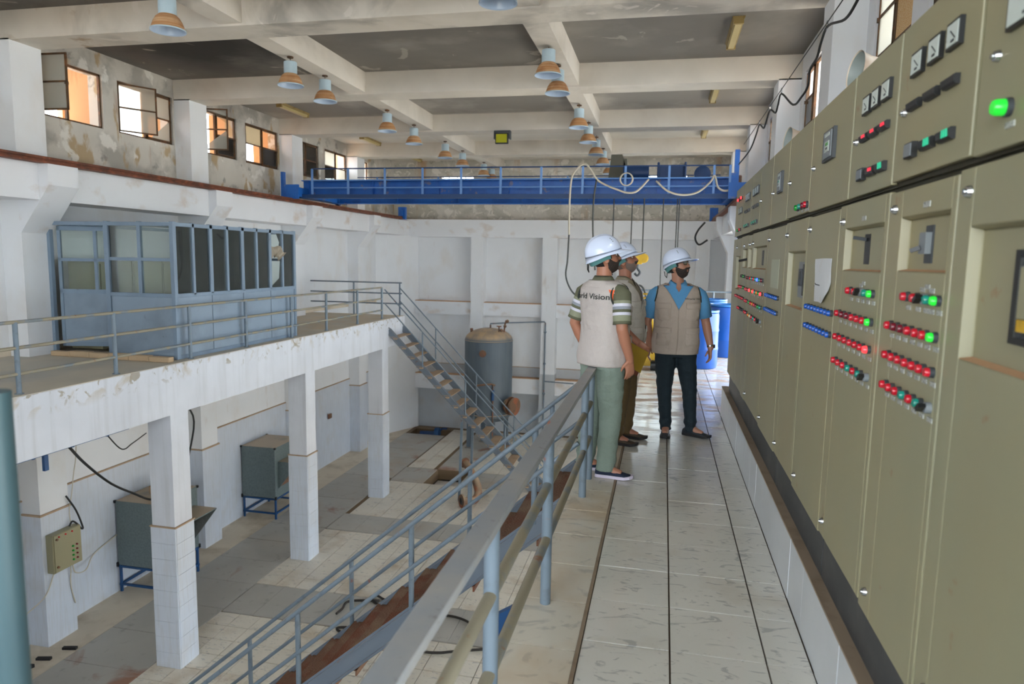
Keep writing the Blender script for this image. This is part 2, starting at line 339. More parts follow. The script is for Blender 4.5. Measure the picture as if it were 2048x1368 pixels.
# ---------------------------------------------------------------- mesh builder
def base_of(o):
    v = Vector((0, 0, 0))
    while o is not None:
        v += o.location; o = o.parent
    return v
class MB:
    def __init__(s): s.v = []; s.f = []; s.mi = []
    def add(s, vs, fs, mi=0):
        n = len(s.v); s.v += [tuple(p) for p in vs]; s.f += [[i + n for i in f] for f in fs]; s.mi += [mi] * len(fs); return s
    def box(s, x0, x1, y0, y1, z0, z1, mi=0):
        vs = [(x, y, z) for z in (z0, z1) for y in (y0, y1) for x in (x0, x1)]
        return s.add(vs, [(0, 2, 3, 1), (4, 5, 7, 6), (0, 1, 5, 4), (2, 6, 7, 3), (0, 4, 6, 2), (1, 3, 7, 5)], mi)
    def beam(s, a, b, w, h, up=(0, 0, 1), mi=0):
        a = Vector(a); b = Vector(b); d = (b - a).normalized(); sd = d.cross(Vector(up))
        if sd.length < 1e-4: sd = d.cross(Vector((0, 1, 0)))
        sd.normalize(); u = sd.cross(d)
        vs = [p + sd * (i * w / 2) + u * (j * h / 2) for p in (a, b) for i, j in ((-1, -1), (1, -1), (1, 1), (-1, 1))]
        return s.add(vs, [(0, 1, 2, 3), (7, 6, 5, 4), (0, 4, 5, 1), (1, 5, 6, 2), (2, 6, 7, 3), (3, 7, 4, 0)], mi)
    def tube(s, pts, r, seg=8, mi=0, closed=False, ry=None, mis=None):
        pts = [Vector(p) for p in pts]; n = len(pts)
        rs = r if isinstance(r, (list, tuple)) else [r] * n
        rys = ry if isinstance(ry, (list, tuple)) else ([ry] * n if ry else rs)
        t0 = (pts[1] - pts[0]).normalized()
        ref = Vector((0, 0, 1)) if abs(t0.z) < .9 else Vector((0, 1, 0))
        nrm = t0.cross(ref).normalized()
        vs = []
        for i in range(n):
            if closed: t = (pts[(i + 1) % n] - pts[i - 1]).normalized()
            else: t = (pts[min(i + 1, n - 1)] - pts[max(i - 1, 0)]).normalized()
            nrm = (nrm - t * nrm.dot(t))
            if nrm.length < 1e-6: nrm = t.orthogonal()
            nrm.normalize(); bn = t.cross(nrm)
            for k in range(seg):
                a = 2 * math.pi * k / seg
                vs.append(pts[i] + nrm * (math.cos(a) * rs[i]) + bn * (math.sin(a) * rys[i]))
        b = len(s.v)
        s.v += [tuple(p) for p in vs]
        m = n if closed else n - 1
        for i in range(m):
            j = (i + 1) % n
            for k in range(seg):
                k2 = (k + 1) % seg
                s.f.append([b + i * seg + k, b + i * seg + k2, b + j * seg + k2, b + j * seg + k]); s.mi.append(mis[i] if mis else mi)
        if not closed:
            s.f.append([b + k for k in range(seg)][::-1]); s.mi.append(mis[0] if mis else mi)
            s.f.append([b + (n - 1) * seg + k for k in range(seg)]); s.mi.append(mis[-1] if mis else mi)
        return s
    def lathe(s, prof, c, axis=(0, 0, 1), seg=20, mi=0, mis=None):
        c = Vector(c); ax = Vector(axis).normalized(); e1 = ax.orthogonal().normalized(); e2 = ax.cross(e1)
        b = len(s.v); n = len(prof)
        for r, z in prof:
            for k in range(seg):
                a = 2 * math.pi * k / seg
                s.v.append(tuple(c + ax * z + (e1 * math.cos(a) + e2 * math.sin(a)) * max(r, 1e-5)))
        for i in range(n - 1):
            for k in range(seg):
                k2 = (k + 1) % seg
                s.f.append([b + i * seg + k, b + i * seg + k2, b + (i + 1) * seg + k2, b + (i + 1) * seg + k]); s.mi.append(mis[i] if mis else mi)
        return s
    def cyl(s, a, b, r, seg=14, mi=0): return s.tube([a, b], r, seg, mi)
    def prism(s, poly, z0, z1, plane='xy', mi=0):
        """poly extruded along the third axis of plane ('xy'->z, 'xz'->y, 'yz'->x)."""
        n = len(poly)
        def P(p, h): return {'xy': (p[0], p[1], h), 'xz': (p[0], h, p[1]), 'yz': (h, p[0], p[1])}[plane]
        vs = [P(p, z0) for p in poly] + [P(p, z1) for p in poly]
        fs = [list(range(n))[::-1], [n + i for i in range(n)]] + [(i, (i + 1) % n, n + (i + 1) % n, n + i) for i in range(n)]
        return s.add(vs, fs, mi)
    def sphere(s, c, r, seg=12, rings=8, mi=0, sc=(1, 1, 1)):
        c = Vector(c)
        return s.lathe2([(r * math.sin(math.pi * i / rings), -r * math.cos(math.pi * i / rings)) for i in range(rings + 1)], c, seg, mi, sc)
    def lathe2(s, prof, c, seg, mi, sc):
        b = len(s.v); n = len(prof)
        for r, z in prof:
            for k in range(seg):
                a = 2 * math.pi * k / seg
                s.v.append((c.x + max(r, 1e-5) * math.cos(a) * sc[0], c.y + max(r, 1e-5) * math.sin(a) * sc[1], c.z + z * sc[2]))
        for i in range(n - 1):
            for k in range(seg):
                k2 = (k + 1) % seg
                s.f.append([b + i * seg + k, b + i * seg + k2, b + (i + 1) * seg + k2, b + (i + 1) * seg + k]); s.mi.append(mi)
        return s
    def build(s, name, mats, parent=None, smooth=False, bevel=None, kind=None, local=False):
        me = bpy.data.meshes.new(name)
        o = bpy.data.objects.new(name, me)
        COL.objects.link(o)
        vs = s.v
        if parent is not None:
            o.parent = parent
            if not local:
                b = base_of(parent); vs = [(p[0] - b.x, p[1] - b.y, p[2] - b.z) for p in vs]
        me.from_pydata(vs, [], s.f)
        ms = mats if isinstance(mats, (list, tuple)) else [mats]
        for m in ms: me.materials.append(m)
        if len(ms) > 1: me.polygons.foreach_set('material_index', s.mi)
        me.update()
        if smooth == 'all' or smooth is True:
            me.polygons.foreach_set('use_smooth', [True] * len(me.polygons))
            if smooth is True:
                me.set_sharp_from_angle(angle=R(38))
        if bevel:
            bv = o.modifiers.new('bevel', 'BEVEL'); bv.width = bevel; bv.segments = 2; bv.limit_method = 'ANGLE'; bv.angle_limit = R(40)
        if kind: o['kind'] = kind
        return o
def fix_normals(o):
    import bmesh
    bm = bmesh.new(); bm.from_mesh(o.data); bmesh.ops.recalc_face_normals(bm, faces=bm.faces); bm.to_mesh(o.data); bm.free()
def tag(o, label, cat, group=None):
    o['label'] = label; o['category'] = cat
    if group: o['group'] = group
    return o
def thing(name, loc, label, cat, group=None):
    o = bpy.data.objects.new(name, None); COL.objects.link(o); o.location = loc; o.empty_display_size = .2
    return tag(o, label, cat, group)
def struct(name, mb, m, parent=None, **k):
    return mb.build(name, m, parent, kind=None if parent else 'structure', **k)
def inst(src, loc, parent=None):
    o = src.copy(); COL.objects.link(o); o.location = loc
    if parent is not None: o.parent = parent
    return o
def copy_tree(root, loc):
    r = root.copy(); COL.objects.link(r); r.location = loc
    for ch in list(root.children):
        c = ch.copy(); COL.objects.link(c); c.parent = r
        for g in list(ch.children):
            d = g.copy(); COL.objects.link(d); d.parent = c
    return r
def spline(pts, n=8):
    """Catmull-Rom through pts."""
    P = [Vector(p) for p in pts]; P = [P[0] * 2 - P[1]] + P + [P[-1] * 2 - P[-2]]
    out = []
    for i in range(1, len(P) - 2):
        a, b, c, d = P[i - 1:i + 3]
        for k in range(n):
            t = k / n
            out.append(.5 * ((2 * b) + (c - a) * t + (2 * a - 5 * b + 4 * c - d) * t * t + (3 * b - a - 3 * c + d) * t ** 3))
    out.append(P[-2]); return out

# ---------------------------------------------------------------- the room
XL, XR, YB, YF, ZL = -10.05, 2.15, 25.1, -5.0, -4.85
ZC, ZB = 5.19, 4.78
BW = .55

# lower floor with two open pits
PITS = [(-9.0, -7.62, 23.85, 24.7), (-6.55, -5.55, 18.5, 19.88)]
def floor_boxes(mb, x0, x1, y0, y1, z0, z1, holes):
    xs = sorted({x0, x1} | {h[0] for h in holes} | {h[1] for h in holes}); ys = sorted({y0, y1} | {h[2] for h in holes} | {h[3] for h in holes})
    for i in range(len(xs) - 1):
        for j in range(len(ys) - 1):
            cx, cy = (xs[i] + xs[i + 1]) / 2, (ys[j] + ys[j + 1]) / 2
            if not any(h[0] < cx < h[1] and h[2] < cy < h[3] for h in holes): mb.box(xs[i], xs[i + 1], ys[j], ys[j + 1], z0, z1)
mb = MB(); floor_boxes(mb, XL - .3, XR + .3, YF, YB + .3, ZL - .3, ZL - .02, PITS)
FLOOR = struct('floor', mb, M_lowgrout)
for h in PITS:
    b = MB(); x0, x1, y0, y1 = h
    b.box(x0 - .02, x1 + .02, y0 - .02, y1 + .02, ZL - 1.0, ZL - .95)
    b.box(x0 - .06, x0, y0, y1, ZL - .95, ZL - .3).box(x1, x1 + .06, y0, y1, ZL - .95, ZL - .3)
    b.box(x0, x1, y0 - .06, y0, ZL - .95, ZL - .3).box(x0, x1, y1, y1 + .06, ZL - .95, ZL - .3)
    b.build('pit_lining', M_pit, FLOOR)

# cream tiles, each a part (the nearest in view singly, the rest joined)
TS = .42
tile_proto = MB().box(-TS / 2 + .006, TS / 2 - .006, -.2, .2, ZL - .02, ZL)
zones = [(-7.68, -.7, 10.66, 4.4), (-7.68, -2.1, 14.7, 11.82), (-7.55, -2.1, 18.5, 15.77), (-7.55, -6.6, 24.8, 19.92), (-5.5, -2.1, 24.8, 19.92)]
cells = []
for x0, x1, ytop, ybot in zones:
    nx = int((x1 - x0) / TS); ny = max(1, round((ytop - ybot) / TS)); sy = (ytop - ybot) / ny
    for i in range(nx):
        for j in range(ny):
            cells.append((x0 + (i + .5) * TS, ytop - (j + .5) * sy))
def hid(c):   # far from the aisle side, under the walkway: not in view
    return not in_view((c[0], c[1], ZL)) or c[0] > -1.1
cells.sort(key=lambda c: (hid(c), (Vector((c[0], c[1], ZL)) - CAMP).length))
t0 = None
rest = MB()
for k, (x, y) in enumerate(cells):
    if k < 280 and not hid((x, y)):
        dz = random.uniform(-.002, .002)
        if t0 is None: t0 = tile_proto.build('tile', M_low, FLOOR); t0.location = (x, y, dz)
        else: inst(t0, (x, y, dz), FLOOR)
    else:
        rest.box(x - TS / 2 + .006, x + TS / 2 - .006, y - .2, y + .2, ZL - .02, ZL)
o = rest.build('far_tiles', M_low, FLOOR); o['kind'] = 'stuff'
# grey trench plates
def plate_row(x0, x1, y0, y1, nx, ny, holes=()):
    for i in range(nx):
        for j in range(ny):
            a0 = x0 + (x1 - x0) * i / nx; a1 = x0 + (x1 - x0) * (i + 1) / nx; b0 = y0 + (y1 - y0) * j / ny; b1 = y0 + (y1 - y0) * (j + 1) / ny
            if any(h[0] - .05 < (a0 + a1) / 2 < h[1] + .05 and h[2] - .05 < (b0 + b1) / 2 < h[3] + .05 for h in holes): continue
            g = random.choice((.006, .008, .008, .016))
            p = MB().box(a0 + .005, a1 - .005, b0 + g, b1 - .006, ZL - .02, ZL + random.uniform(0.001, .006))
            if random.random() < .6: p.box(a0 + .2, a0 + .32, b0 + .12, b0 + .14, ZL, ZL + .008)
            p.build('trench_plate', M_cover, FLOOR)
plate_row(-9.15, -7.68, 4.6, 10.75, 1, 6)
plate_row(-9.15, -7.68, 10.75, 18.74, 1, 8)
plate_row(-9.15, -7.6, 18.74, 23.83, 1, 5)
plate_row(-7.66, -2.1, 10.68, 11.8, 9, 1)
plate_row(-7.66, -2.1, 14.72, 15.75, 8, 1)
plate_row(-7.58, -6.57, 18.52, 19.88, 1, 1); plate_row(-5.52, -2.1, 18.52, 19.88, 4, 1)
plate_row(-6.58, -5.5, 19.95, 24.8, 1, 4)
MB().box(XL, -9.15, YF, YB, ZL - .02, ZL + .003).build('edge_screed', M_strip, FLOOR)
MB().box(-2.1, XR, 10.7, YB, ZL - .02, ZL).build('far_screed', M_strip, FLOOR)

# left wall
def openings_wall(mb, x0, x1, z0, z1, oz0, oz1, spans, ya, yb, mi=0):
    mb.box(x0, x1, ya, yb, z0, oz0, mi); mb.box(x0, x1, ya, yb, oz1, z1, mi)
    y = ya
    for a, b in spans:
        if a > y: mb.box(x0, x1, y, a, oz0, oz1, mi)
        y = b
    if y < yb: mb.box(x0, x1, y, yb, oz0, oz1, mi)
LW = []
for k, y in enumerate(BAYS[:-1]):
    s0 = y + .68
    LW += [(s0, s0 + 1.48), (s0 + 1.84, s0 + 3.32)]
LW += [(21.9, 22.7)]
mb = MB(); mb.box(XL - .3, XL, YF, YB + .3, ZL, 2.43)
WL = struct('wall_left', mb, M_wall)
mb = MB(); openings_wall(mb, XL - .3, XL, 2.43, ZC + .02, 3.87, 4.82, LW, YF, YB + .3)
mb.build('upper_wall', M_plaster, WL)
mb = MB(); mb.box(XL, XL + .025, YF, YB, ZL, -2.4).build('wall_tiling', M_clad, WL)
mb = MB(); mb.box(XL, XL + .035, YF, YB, -2.4, -2.375).build('tiling_edge', M_cladcap, WL)
mb = MB(); mb.box(XL, XL + .02, YF, YB, 0, .14).build('balcony_skirting', M_strip, WL)
# right wall
RWS = []
for k, y in enumerate(BAYS[:-1]):
    s0 = y + .75
    RWS += [(s0, s0 + 1.3), (s0 + 1.75, s0 + 3.0)]
RWS += [(21.9, 23.2)]
mb = MB()   # unseen openings added for daylight, behind switchboards, below walkway and behind the camera
lowspan = [(y + .6, y + 4.0) for y in BAYS[1:-1]]; upspan = [(y + .6, y + 4.0) for y in BAYS[:1] + BAYS[3:5]] + [(17.65, 19.4)]
openings_wall(mb, XR, XR + .3, ZL, -.3, -4.4, -3.1, lowspan, YF, YB + .3)
openings_wall(mb, XR, XR + .3, -.3, 2.43, .05, 1.9, upspan, YF, YB + .3)
WR = struct('wall_right', mb, M_wall)
mb = MB(); openings_wall(mb, XR, XR + .3, 2.43, ZC + .02, 3.87, 4.82, RWS, YF, YB + .3)
mb.build('upper_wall', M_wall, WR)
# back wall with two high windows
BWN = [(-8.2, -6.95), (-1.9, .65)]
mb = MB(); mb.box(XL, XR, YB, YB + .3, ZL, 3.0)
WB = struct('wall_back', mb, M_wall)
mb = MB()
mb.box(XL, XR, YB - .05, YB + .3, 3.0, 3.75).box(XL, XR, YB - .05, YB + .3, 4.62, ZC + .02)
x = XL
for a, b in BWN: mb.box(x, a, YB - .05, YB + .3, 3.75, 4.62); x = b
mb.box(x, XR, YB - .05, YB + .3, 3.75, 4.62)
mb.build('upper_wall', M_backplaster, WB)
BCOL = [(-6.89, -6.43), (-4.25, -3.73), (-1.62, -1.12), (1.05, 1.5)]
MB().box(XL, XR, 24.6, YB, 2.4, 3.03).build('back_wall_beam', M_beam, WB)
MB().box(XL, XR, 24.6, YB, 3.03, 3.045).build('dusty_ledge', M_dustslab, WB)
for a, b in BCOL:
    MB().box(a, b, 24.6, YB, ZL, 2.4).build('wall_column', M_wall, WB)
    MB().box(a - .015, b + .015, 24.585, YB, ZL, -2.5).build('column_tiling', M_cladgrey, WB)
xs = [-9.1] + [v for c in BCOL for v in c] + [XR]
for i in range(0, len(xs), 2):
    a, b = xs[i], xs[i + 1]
    MB().box(a, b, 24.76, YB, -.45, .02).build('wall_ledge', M_beam, WB)
    MB().box(a, b, 24.77, YB, .02, .045).build('dusty_ledge', M_cabrust, WB)
    MB().box(a, b, 24.78, YB, -3.3, -2.74).build('wall_ledge', M_beam, WB)
    MB().box(a, b, 24.79, YB, -2.74, -2.71).build('dusty_ledge', M_cabrust, WB)
    MB().box(a, b, YB - .03, YB, ZL, -2.36).build('wall_tiling', M_cladgrey, WB)
    MB().box(a, b, YB - .04, YB, -2.36, -2.34).build('tiling_edge', M_cladcap, WB)
mb = MB(); mb.box(XL, XR, YF - .3, YF, ZL, 0).box(XL, -4.0, YF - .3, YF, 0, 3.6).box(1.95, XR, YF - .3, YF, 0, 3.6).box(XL, XR, YF - .3, YF, 3.6, 3.87).box(XL, XR, YF - .3, YF, 4.82, ZC + .02).box(XL, -9.1, YF - .3, YF, 3.87, 4.82).box(-.1, XR, YF - .3, YF, 3.87, 4.82)
struct('wall_front', mb, M_wall)  # unseen end wall; its openings are added to light walkway and men
# diagonal corner pier at the far left
MB().prism([(XL, 23.3), (-9.72, 23.55), (-9.05, 24.95), (-9.05, YB), (XL, YB)], ZL, 2.43).build('corner_pier', M_wall, WB)

# ceiling slab
CE = struct('ceiling', MB().box(XL - 1.25, XL - .5, YF - .4, 17.3, ZC + .02, ZC + .25).box(XL - .5, XR + .5, YF - .4, YB + .5, ZC, ZC + .25), M_ceil)  # outer left strip is an added eave that shades the outside screens
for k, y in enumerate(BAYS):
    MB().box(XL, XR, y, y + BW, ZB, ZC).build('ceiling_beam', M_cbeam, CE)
for xa, xb in ((-6.15, -5.8), (-2.0, -1.65)):
    for k, y in enumerate(BAYS):
        y1 = BAYS[k + 1] if k + 1 < len(BAYS) else YB
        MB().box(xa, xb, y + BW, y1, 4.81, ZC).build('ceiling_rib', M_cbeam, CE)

# pilasters, corbels, crane beams and rails on both sides
def side(s, wall, xw, pil, tip, beam):
    """s=+1 left wall (grows to +x), -1 right wall."""
    for y in BAYS:
        mb = MB(); mb.box(min(xw, pil), max(xw, pil), y, y + BW, ZL, ZB + .02); mb.build('pilaster', M_wall, wall)
        if s > 0:
            MB().box(xw, pil + .02, y - .02, y + BW + .02, ZL, -2.62).build('pilaster_tiling', M_clad, wall)
            MB().box(xw, pil + .03, y - .03, y + BW + .03, -2.62, -2.59).build('tiling_edge', M_cladcap, wall)
        poly = [(pil - .02 * s, 1.91), (pil, 1.93), (tip, 2.65), (tip, 2.968), (pil - .02 * s, 2.968)]
        MB().prism(poly, y - .004, y + BW + .004, 'xz').build('corbel', M_beam, wall)
    MB().box(min(xw, beam), max(xw, beam), YF, 24.6, 2.43, 2.965).build('crane_beam', M_beam, wall)
    x0 = tip - .06 * s; mb = MB()
    for a, b, z0, z1 in ((-.075, .075, 2.965, 2.99), (-.02, .02, 2.99, 3.03), (-.045, .045, 3.03, 3.065)):
        mb.box(x0 + a, x0 + b, YF, 23.6, z0, z1)
    mb.build('crane_rail', M_railrust, wall)
side(1, WL, XL, -9.68, -9.12, -9.3)
side(-1, WR, XR, 1.78, 1.44, 1.58)
for x in (-9.18, 1.5):
    MB().box(x - .13, x + .13, 23.6, 23.75, 2.97, 3.4).box(x - .05, x + .05, 23.45, 23.6, 3.1, 3.3).build('rail_buffer', M_crane, WL if x < 0 else WR)

# balcony
BX = -7.18
mb = MB(); mb.box(XL, BX + .0, YF, 18.65, -.2, -.002)
BAL = struct('balcony_slab', mb, M_balcfloor)
MB().box(BX - .4, BX + .012, YF, 18.66, -.77, -.012).build('edge_beam', M_balc, BAL)
MB().box(XL, BX - .4, 18.25, 18.66, -.77, -.2).build('end_beam', M_balc, BAL)
for y in (0.9, 4.9, 8.94, 13.0, 17.05):
    mb = MB(); mb.box(BX - .4, BX, y, y + .4, ZL, -.77)
    cl = struct('column', mb, M_balc)
    rows, th = 9, (ZL * -1 - 2.55) / 9
    if y < 8: continue
    ta = MB().box(-.215, .215, -.012, .012, .002, th - .002).build('tile', M_clad, cl); ta.location = (BX - .2, y - .012, ZL)
    tb = MB().box(-.012, .012, -.2, .2, .002, th - .002).build('tile', M_clad, cl); tb.location = (BX + .012, y + .2, ZL)
    for r in range(rows):
        if r:
            inst(ta, (BX - .2, y - .012, ZL + r * th), cl); inst(tb, (BX + .012, y + .2, ZL + r * th), cl)
        inst(ta, (BX - .2, y + .412, ZL + r * th), cl); inst(tb, (BX - .412, y + .2, ZL + r * th), cl)
    MB().box(BX - .43, BX + .03, y - .03, y + .43, -2.55, -2.53).build('tiling_edge', M_cladcap, cl)

# walkway
mb = MB(); mb.box(-.63, XR, YF, 17.6, -.24, -.018)
WK = struct('walkway_floor', mb, M_grout)
TY = [2.916 + .3905 * k for k in range(-5, 21)]
cols = [(-.284, .093), (.097, .493), (.497, .674)]
proto = {}
for ci, (a, b) in enumerate(cols):
    for y in TY:
        x, yy = (a + b) / 2, y + .195
        dz = random.uniform(-.001, .001)
        if ci not in proto:
            proto[ci] = MB().box(-(b - a) / 2 + .002, (b - a) / 2 - .002, -.1915, .1915, -.02, 0).build('tile', M_walk, WK); proto[ci].location = (x, yy, dz)
        else: inst(proto[ci], (x, yy, dz), WK)
lt = None
for k in range(-2, 22):
    y = 1.75 + .425 * k
    if lt is None: lt = MB().box(-.163, .163, -.2085, .2085, -.02, .001).build('tile', M_ledge, WK); lt.location = (-.467, y, 0)
    else: inst(lt, (-.467, y, random.uniform(-.001, .001)), WK)
MB().box(-.303, -.286, YF, 17.6, -.02, .004).build('edge_strip', M_dustslab, WK)
far = MB()
for a, b in cols[:2] + [(.497, 1.2), (1.204, XR)]:
    y = TY[-1] + .3905
    while y < 17.2:
        far.box(a + .002, b - .002, y + .002, y + .388, -.02, 0); y += .3905
for k in range(22, 38): far.box(-.63, -.305, 1.75 + .425 * k - .2095, 1.75 + .425 * k + .2095, -.02, .001)
far.box(.68, XR, 7.87, TY[-1] + .3905, -.02, 0)
o = far.build('far_tiles', M_walk, WK); o['kind'] = 'stuff'
MB().box(-.66, -.6, YF, 17.6, -.3, -.02).build('edge_beam', M_dustslab, WK)
MB().box(.2, XR, YF, 17.6, -1.2, -.24).build('walkway_beam', M_wall, WK)
for y in (3.75, 6.72, 10.5):   # blue gusset brackets below the edge
    MB().prism([(-.62, -.24), (-.90, -.42), (-.90, -.55), (-.62, -1.2)], y, y + .05, 'xz').build('gusset_bracket', M_bluesteel, WK)
# white kerb the cabinets stand on
mb = MB(); mb.box(.69, 1.75, YF, 7.85, -.01, .31)
KB = struct('cabinet_kerb', mb, M_curb)
kt = None
for k in range(23):
    y = .25 + .33 * k + .165
    if kt is None: kt = MB().box(-.007, .007, -.1635, .1635, .0, .312).build('tile', M_curb, KB); kt.location = (.684, y, 0)
    else: inst(kt, (.684 + random.uniform(-.0015, .001), y, 0), KB)
mb = MB(); mb.box(.677, 1.75, YF, 7.86, .312, .322).build('dusty_top', M_dustslab, KB)

# outside
struct('ground', MB().box(-60, 60, -60, 80, ZL - .6, ZL - .35), M_ground)
mb = MB(); mb.box(-16.2, -15.9, 9, 14.5, ZL, 6.2).box(-16.2, -15.9, 17.5, 20.2, ZL, 4.9)
struct('outside_wall_left', mb, M_outbrick)
mb = MB()
for y in BAYS[:-1]:
    s0 = y + .68
    for q, yy in enumerate((s0, s0 + 1.84)):
        mb.box(XL - .75, XL - .3, yy + 1.5, yy + 1.62, 3.6, 4.95)
        if y < 17: mb.box(XL - 1.45, XL - 1.33, yy + (.95, .75)[q], yy + 1.55, 3.2, 5.6).box(XL - 1.45, XL - 1.33, yy + .1, yy + (.45, .32)[q], 3.2, 5.6)
    mb.box(XL - .75, XL - .3, y + .6, y + 4.1, 3.70, 3.80)
struct('outside_fins_left', mb, M_ochre)
mb = MB()
for y in BAYS[:-1]:
    s0 = y + .75
    for yy in (s0 + 1.36, s0 + 3.06): mb.box(XR + .3, XR + .9, yy, yy + .14, 3.5, 5.0)
struct('outside_fins_right', mb, M_ochre)
# ---------------------------------------------------------------- windows
WN = [0]
def window(wx, ya, yb, z0, z1, out, states, angs=(0, 0), mesh=False):
    """Steel window in a side wall: frame, two sashes with a mid bar and two panes each. out=-1 left wall, +1 right."""
    WN[0] += 1
    n = 'window_%d' % WN[0]
    xf = wx + .06 * out
    mb = MB(); t = .035
    mb.box(xf - .02, xf + .02, ya, yb, z0, z0 + t).box(xf - .02, xf + .02, ya, yb, z1 - t, z1).box(xf - .02, xf + .02, ya, ya + t, z0, z1).box(xf - .02, xf + .02, yb - t, yb, z0, z1)
    ym = (ya + yb) / 2
    mb.box(xf - .02, xf + .02, ym - .02, ym + .02, z0, z1)
    W = struct(n, mb, M_winframe)
    for i, (a, b) in enumerate(((ya + t, ym - .02), (ym + .02, yb - t))):
        ang = angs[i]; wd = b - a; h0, h1 = z0 + t, z1 - t; zm = (h0 + h1) / 2; q = .013
        st = states[i]
        if st is None: continue
        ca, sa = math.cos(R(ang)), math.sin(R(ang))
        def place(o):
            o.location = (xf - (.025 * out), a, 0); o.rotation_euler = (0, 0, -R(ang) if out < 0 else R(ang))
        m = MB()
        for y0, y1, c0, c1 in ((0, wd, h0, h0 + .028), (0, wd, h1 - .028, h1), (0, .028, h0, h1), (wd - .028, wd, h0, h1), (0, wd, zm - .014, zm + .014)):
            m.box(-q, q, y0, y1, c0, c1)
        m.box(-q - .02, q + .02, wd - .03, wd - .01, zm - .05, zm + .0)
        so = m.build('sash', M_winframe, W, local=True); place(so)
        for j, (c0, c1) in enumerate(((h0 + .028, zm - .014), (zm + .014, h1 - .028))):
            k = st[j]
            if k == '-': continue
            g = {'c': G_clear, 'f': G_frost, 'o': G_cream, 'b': G_frost, 'n': G_clear, 'm': M_mesh}[k]
            y0, y1 = .028, wd - .028
            if k == 'b': poly = [(y1, c0), (y1, c1), (y0 + .1, c0)]
            elif k == 'n': poly = [(y0, c1), (y1, c1), (y1, c0 + .12), (y1 - .2, c0 + .26), (y0 + .2, c1 - .1)]
            else: poly = [(y0, c0), (y1, c0), (y1, c1), (y0, c1)]
            MB().prism(poly, -.003, .003, 'yz').build('pane', g, so, local=True)
    return W
M_mesh = mat('sunlit_woven_screen', C(214, 160, 96), .8, layers=[dict(c=C(236, 214, 170), s=60, lo=.45, hi=.55, k=.8, st=(1, 1, 2.5))], bump=(90, .4, .004))
lw = [s for s in LW]
cfg = {6: (('ff', None), (88, 0)), 7: (('ff', 'bf'), (33, 0)), 8: (('bn', 'c-'), (72, 0)), 9: (('-o', 'c-'), (0, 0)), 10: (('cc', 'cc'), (0, 0)), 11: (('cf', 'f-'), (0, 0)), 12: (('cc', None), (0, 0))}
for i, (a, b) in enumerate(lw):
    if b < 7.5 and i not in cfg: continue
    st, an = cfg.get(i, (('cc', 'cc'), (0, 0)))
    window(XL, a, b, 3.87, 4.82, -1, st, an)
for i, (a, b) in enumerate(RWS):
    if b < 5: continue
    window(XR, a, b, 3.87, 4.82, 1, ('mm', 'ff') if 4 < a < 8 else (None, 'c-'))
for a, b in BWN:
    WN[0] += 1
    m = MB(); n = 4 if b - a < 2 else 8
    for k in range(n + 1): m.box(a + (b - a) * k / n - .015, a + (b - a) * k / n + .015, YB - .03, YB, 3.75, 4.62)
    for z in (3.765, 4.05, 4.33, 4.605): m.box(a, b, YB - .03, YB, z - .015, z + .015)
    W = struct('window_%d' % WN[0], m, M_winframe)
    MB().box(a, b, YB - .018, YB - .012, 3.77, 4.6).build('pane', G_clear, W)

# ---------------------------------------------------------------- switchboards
UE = [1.15, 1.885, 2.475, 3.02, 3.80, 4.46, 5.10, 5.71, 6.24, 6.90, 7.60]
LE = [1.15, 1.935, 2.475, 3.12, 3.77, 4.42, 5.13, 6.03, 6.32, 6.86, 7.60]
ULAB = ['upper cabinet box with a green push lamp below one big dial, at the right edge', 'upper cabinet box with three large dials above three black and three green display units',
        'upper cabinet box with three small dials and red-lit display units', 'upper cabinet box with one large grey relay panel, before the second siren',
        'upper cabinet box with four buttons, green to red, along its foot', 'upper cabinet box with a small tall grey relay panel',
        'plain upper cabinet box between the small relay and the far dials', 'upper cabinet box with three narrow dials, third from the far end',
        'upper cabinet box with three narrow dials, second from the far end', 'farthest upper cabinet box, with red lit lamps at its top']
LLAB = ['tall beige cabinet with a deep recess and dark framed screen, at the right edge', 'tall beige cabinet with a black breaker lever in its recess and four rows of lamps',
        'tall beige cabinet with an empty black slot in its recess and four rows of lamps', 'tall beige cabinet with a torn white paper and two rows of blue buttons',
        'tall beige cabinet with a large grey breaker set in its recess', 'tall beige cabinet with a pale blank sheet above two rows of blue buttons',
        'tall beige cabinet with a lit blue lamp and lit red lamps', 'very narrow beige cabinet near the far end of the row',
        'beige cabinet with a black lever sticking out of its recess, near the far end', 'last beige cabinet at the far end of the row, behind the lever cabinet']
XF = .70
def door_mesh(y0, y1, z0, z1, rec=None, d=.028):
    m = MB(); g = .0045
    y0 += g; y1 -= g
    if not rec: return m.box(XF, XF + .02, y0, y1, z0, z1)
    a, b, c, e = rec
    m.box(XF, XF + .02, y0, a, z0, z1).box(XF, XF + .02, b, y1, z0, z1).box(XF, XF + .02, a, b, z0, c).box(XF, XF + .02, a, b, e, z1)
    i = .006
    m.add([(XF, a, c), (XF, b, c), (XF, b, e), (XF, a, e), (XF + d, a + i, c + i), (XF + d, b - i, c + i), (XF + d, b - i, e - i), (XF + d, a + i, e - i)],
          [(4, 5, 6, 7), (3, 2, 6, 7), (1, 2, 6, 5), (0, 4, 7, 3)])
    m.add([(XF, a, c), (XF, b, c), (XF + d, a + i, c + i), (XF + d, b - i, c + i)], [(0, 1, 3, 2)], 1)
    return m
def lock(par, y, z, r=.014):
    MB().lathe([(0, -.016), (r * .45, -.016), (r * .5, -.012), (r * .8, -.011), (r, -.004), (r * 1.05, 0)], (XF, y, z), (1, 0, 0), 16).build('lock', M_chrome, par, smooth=True)
_lamp = {}
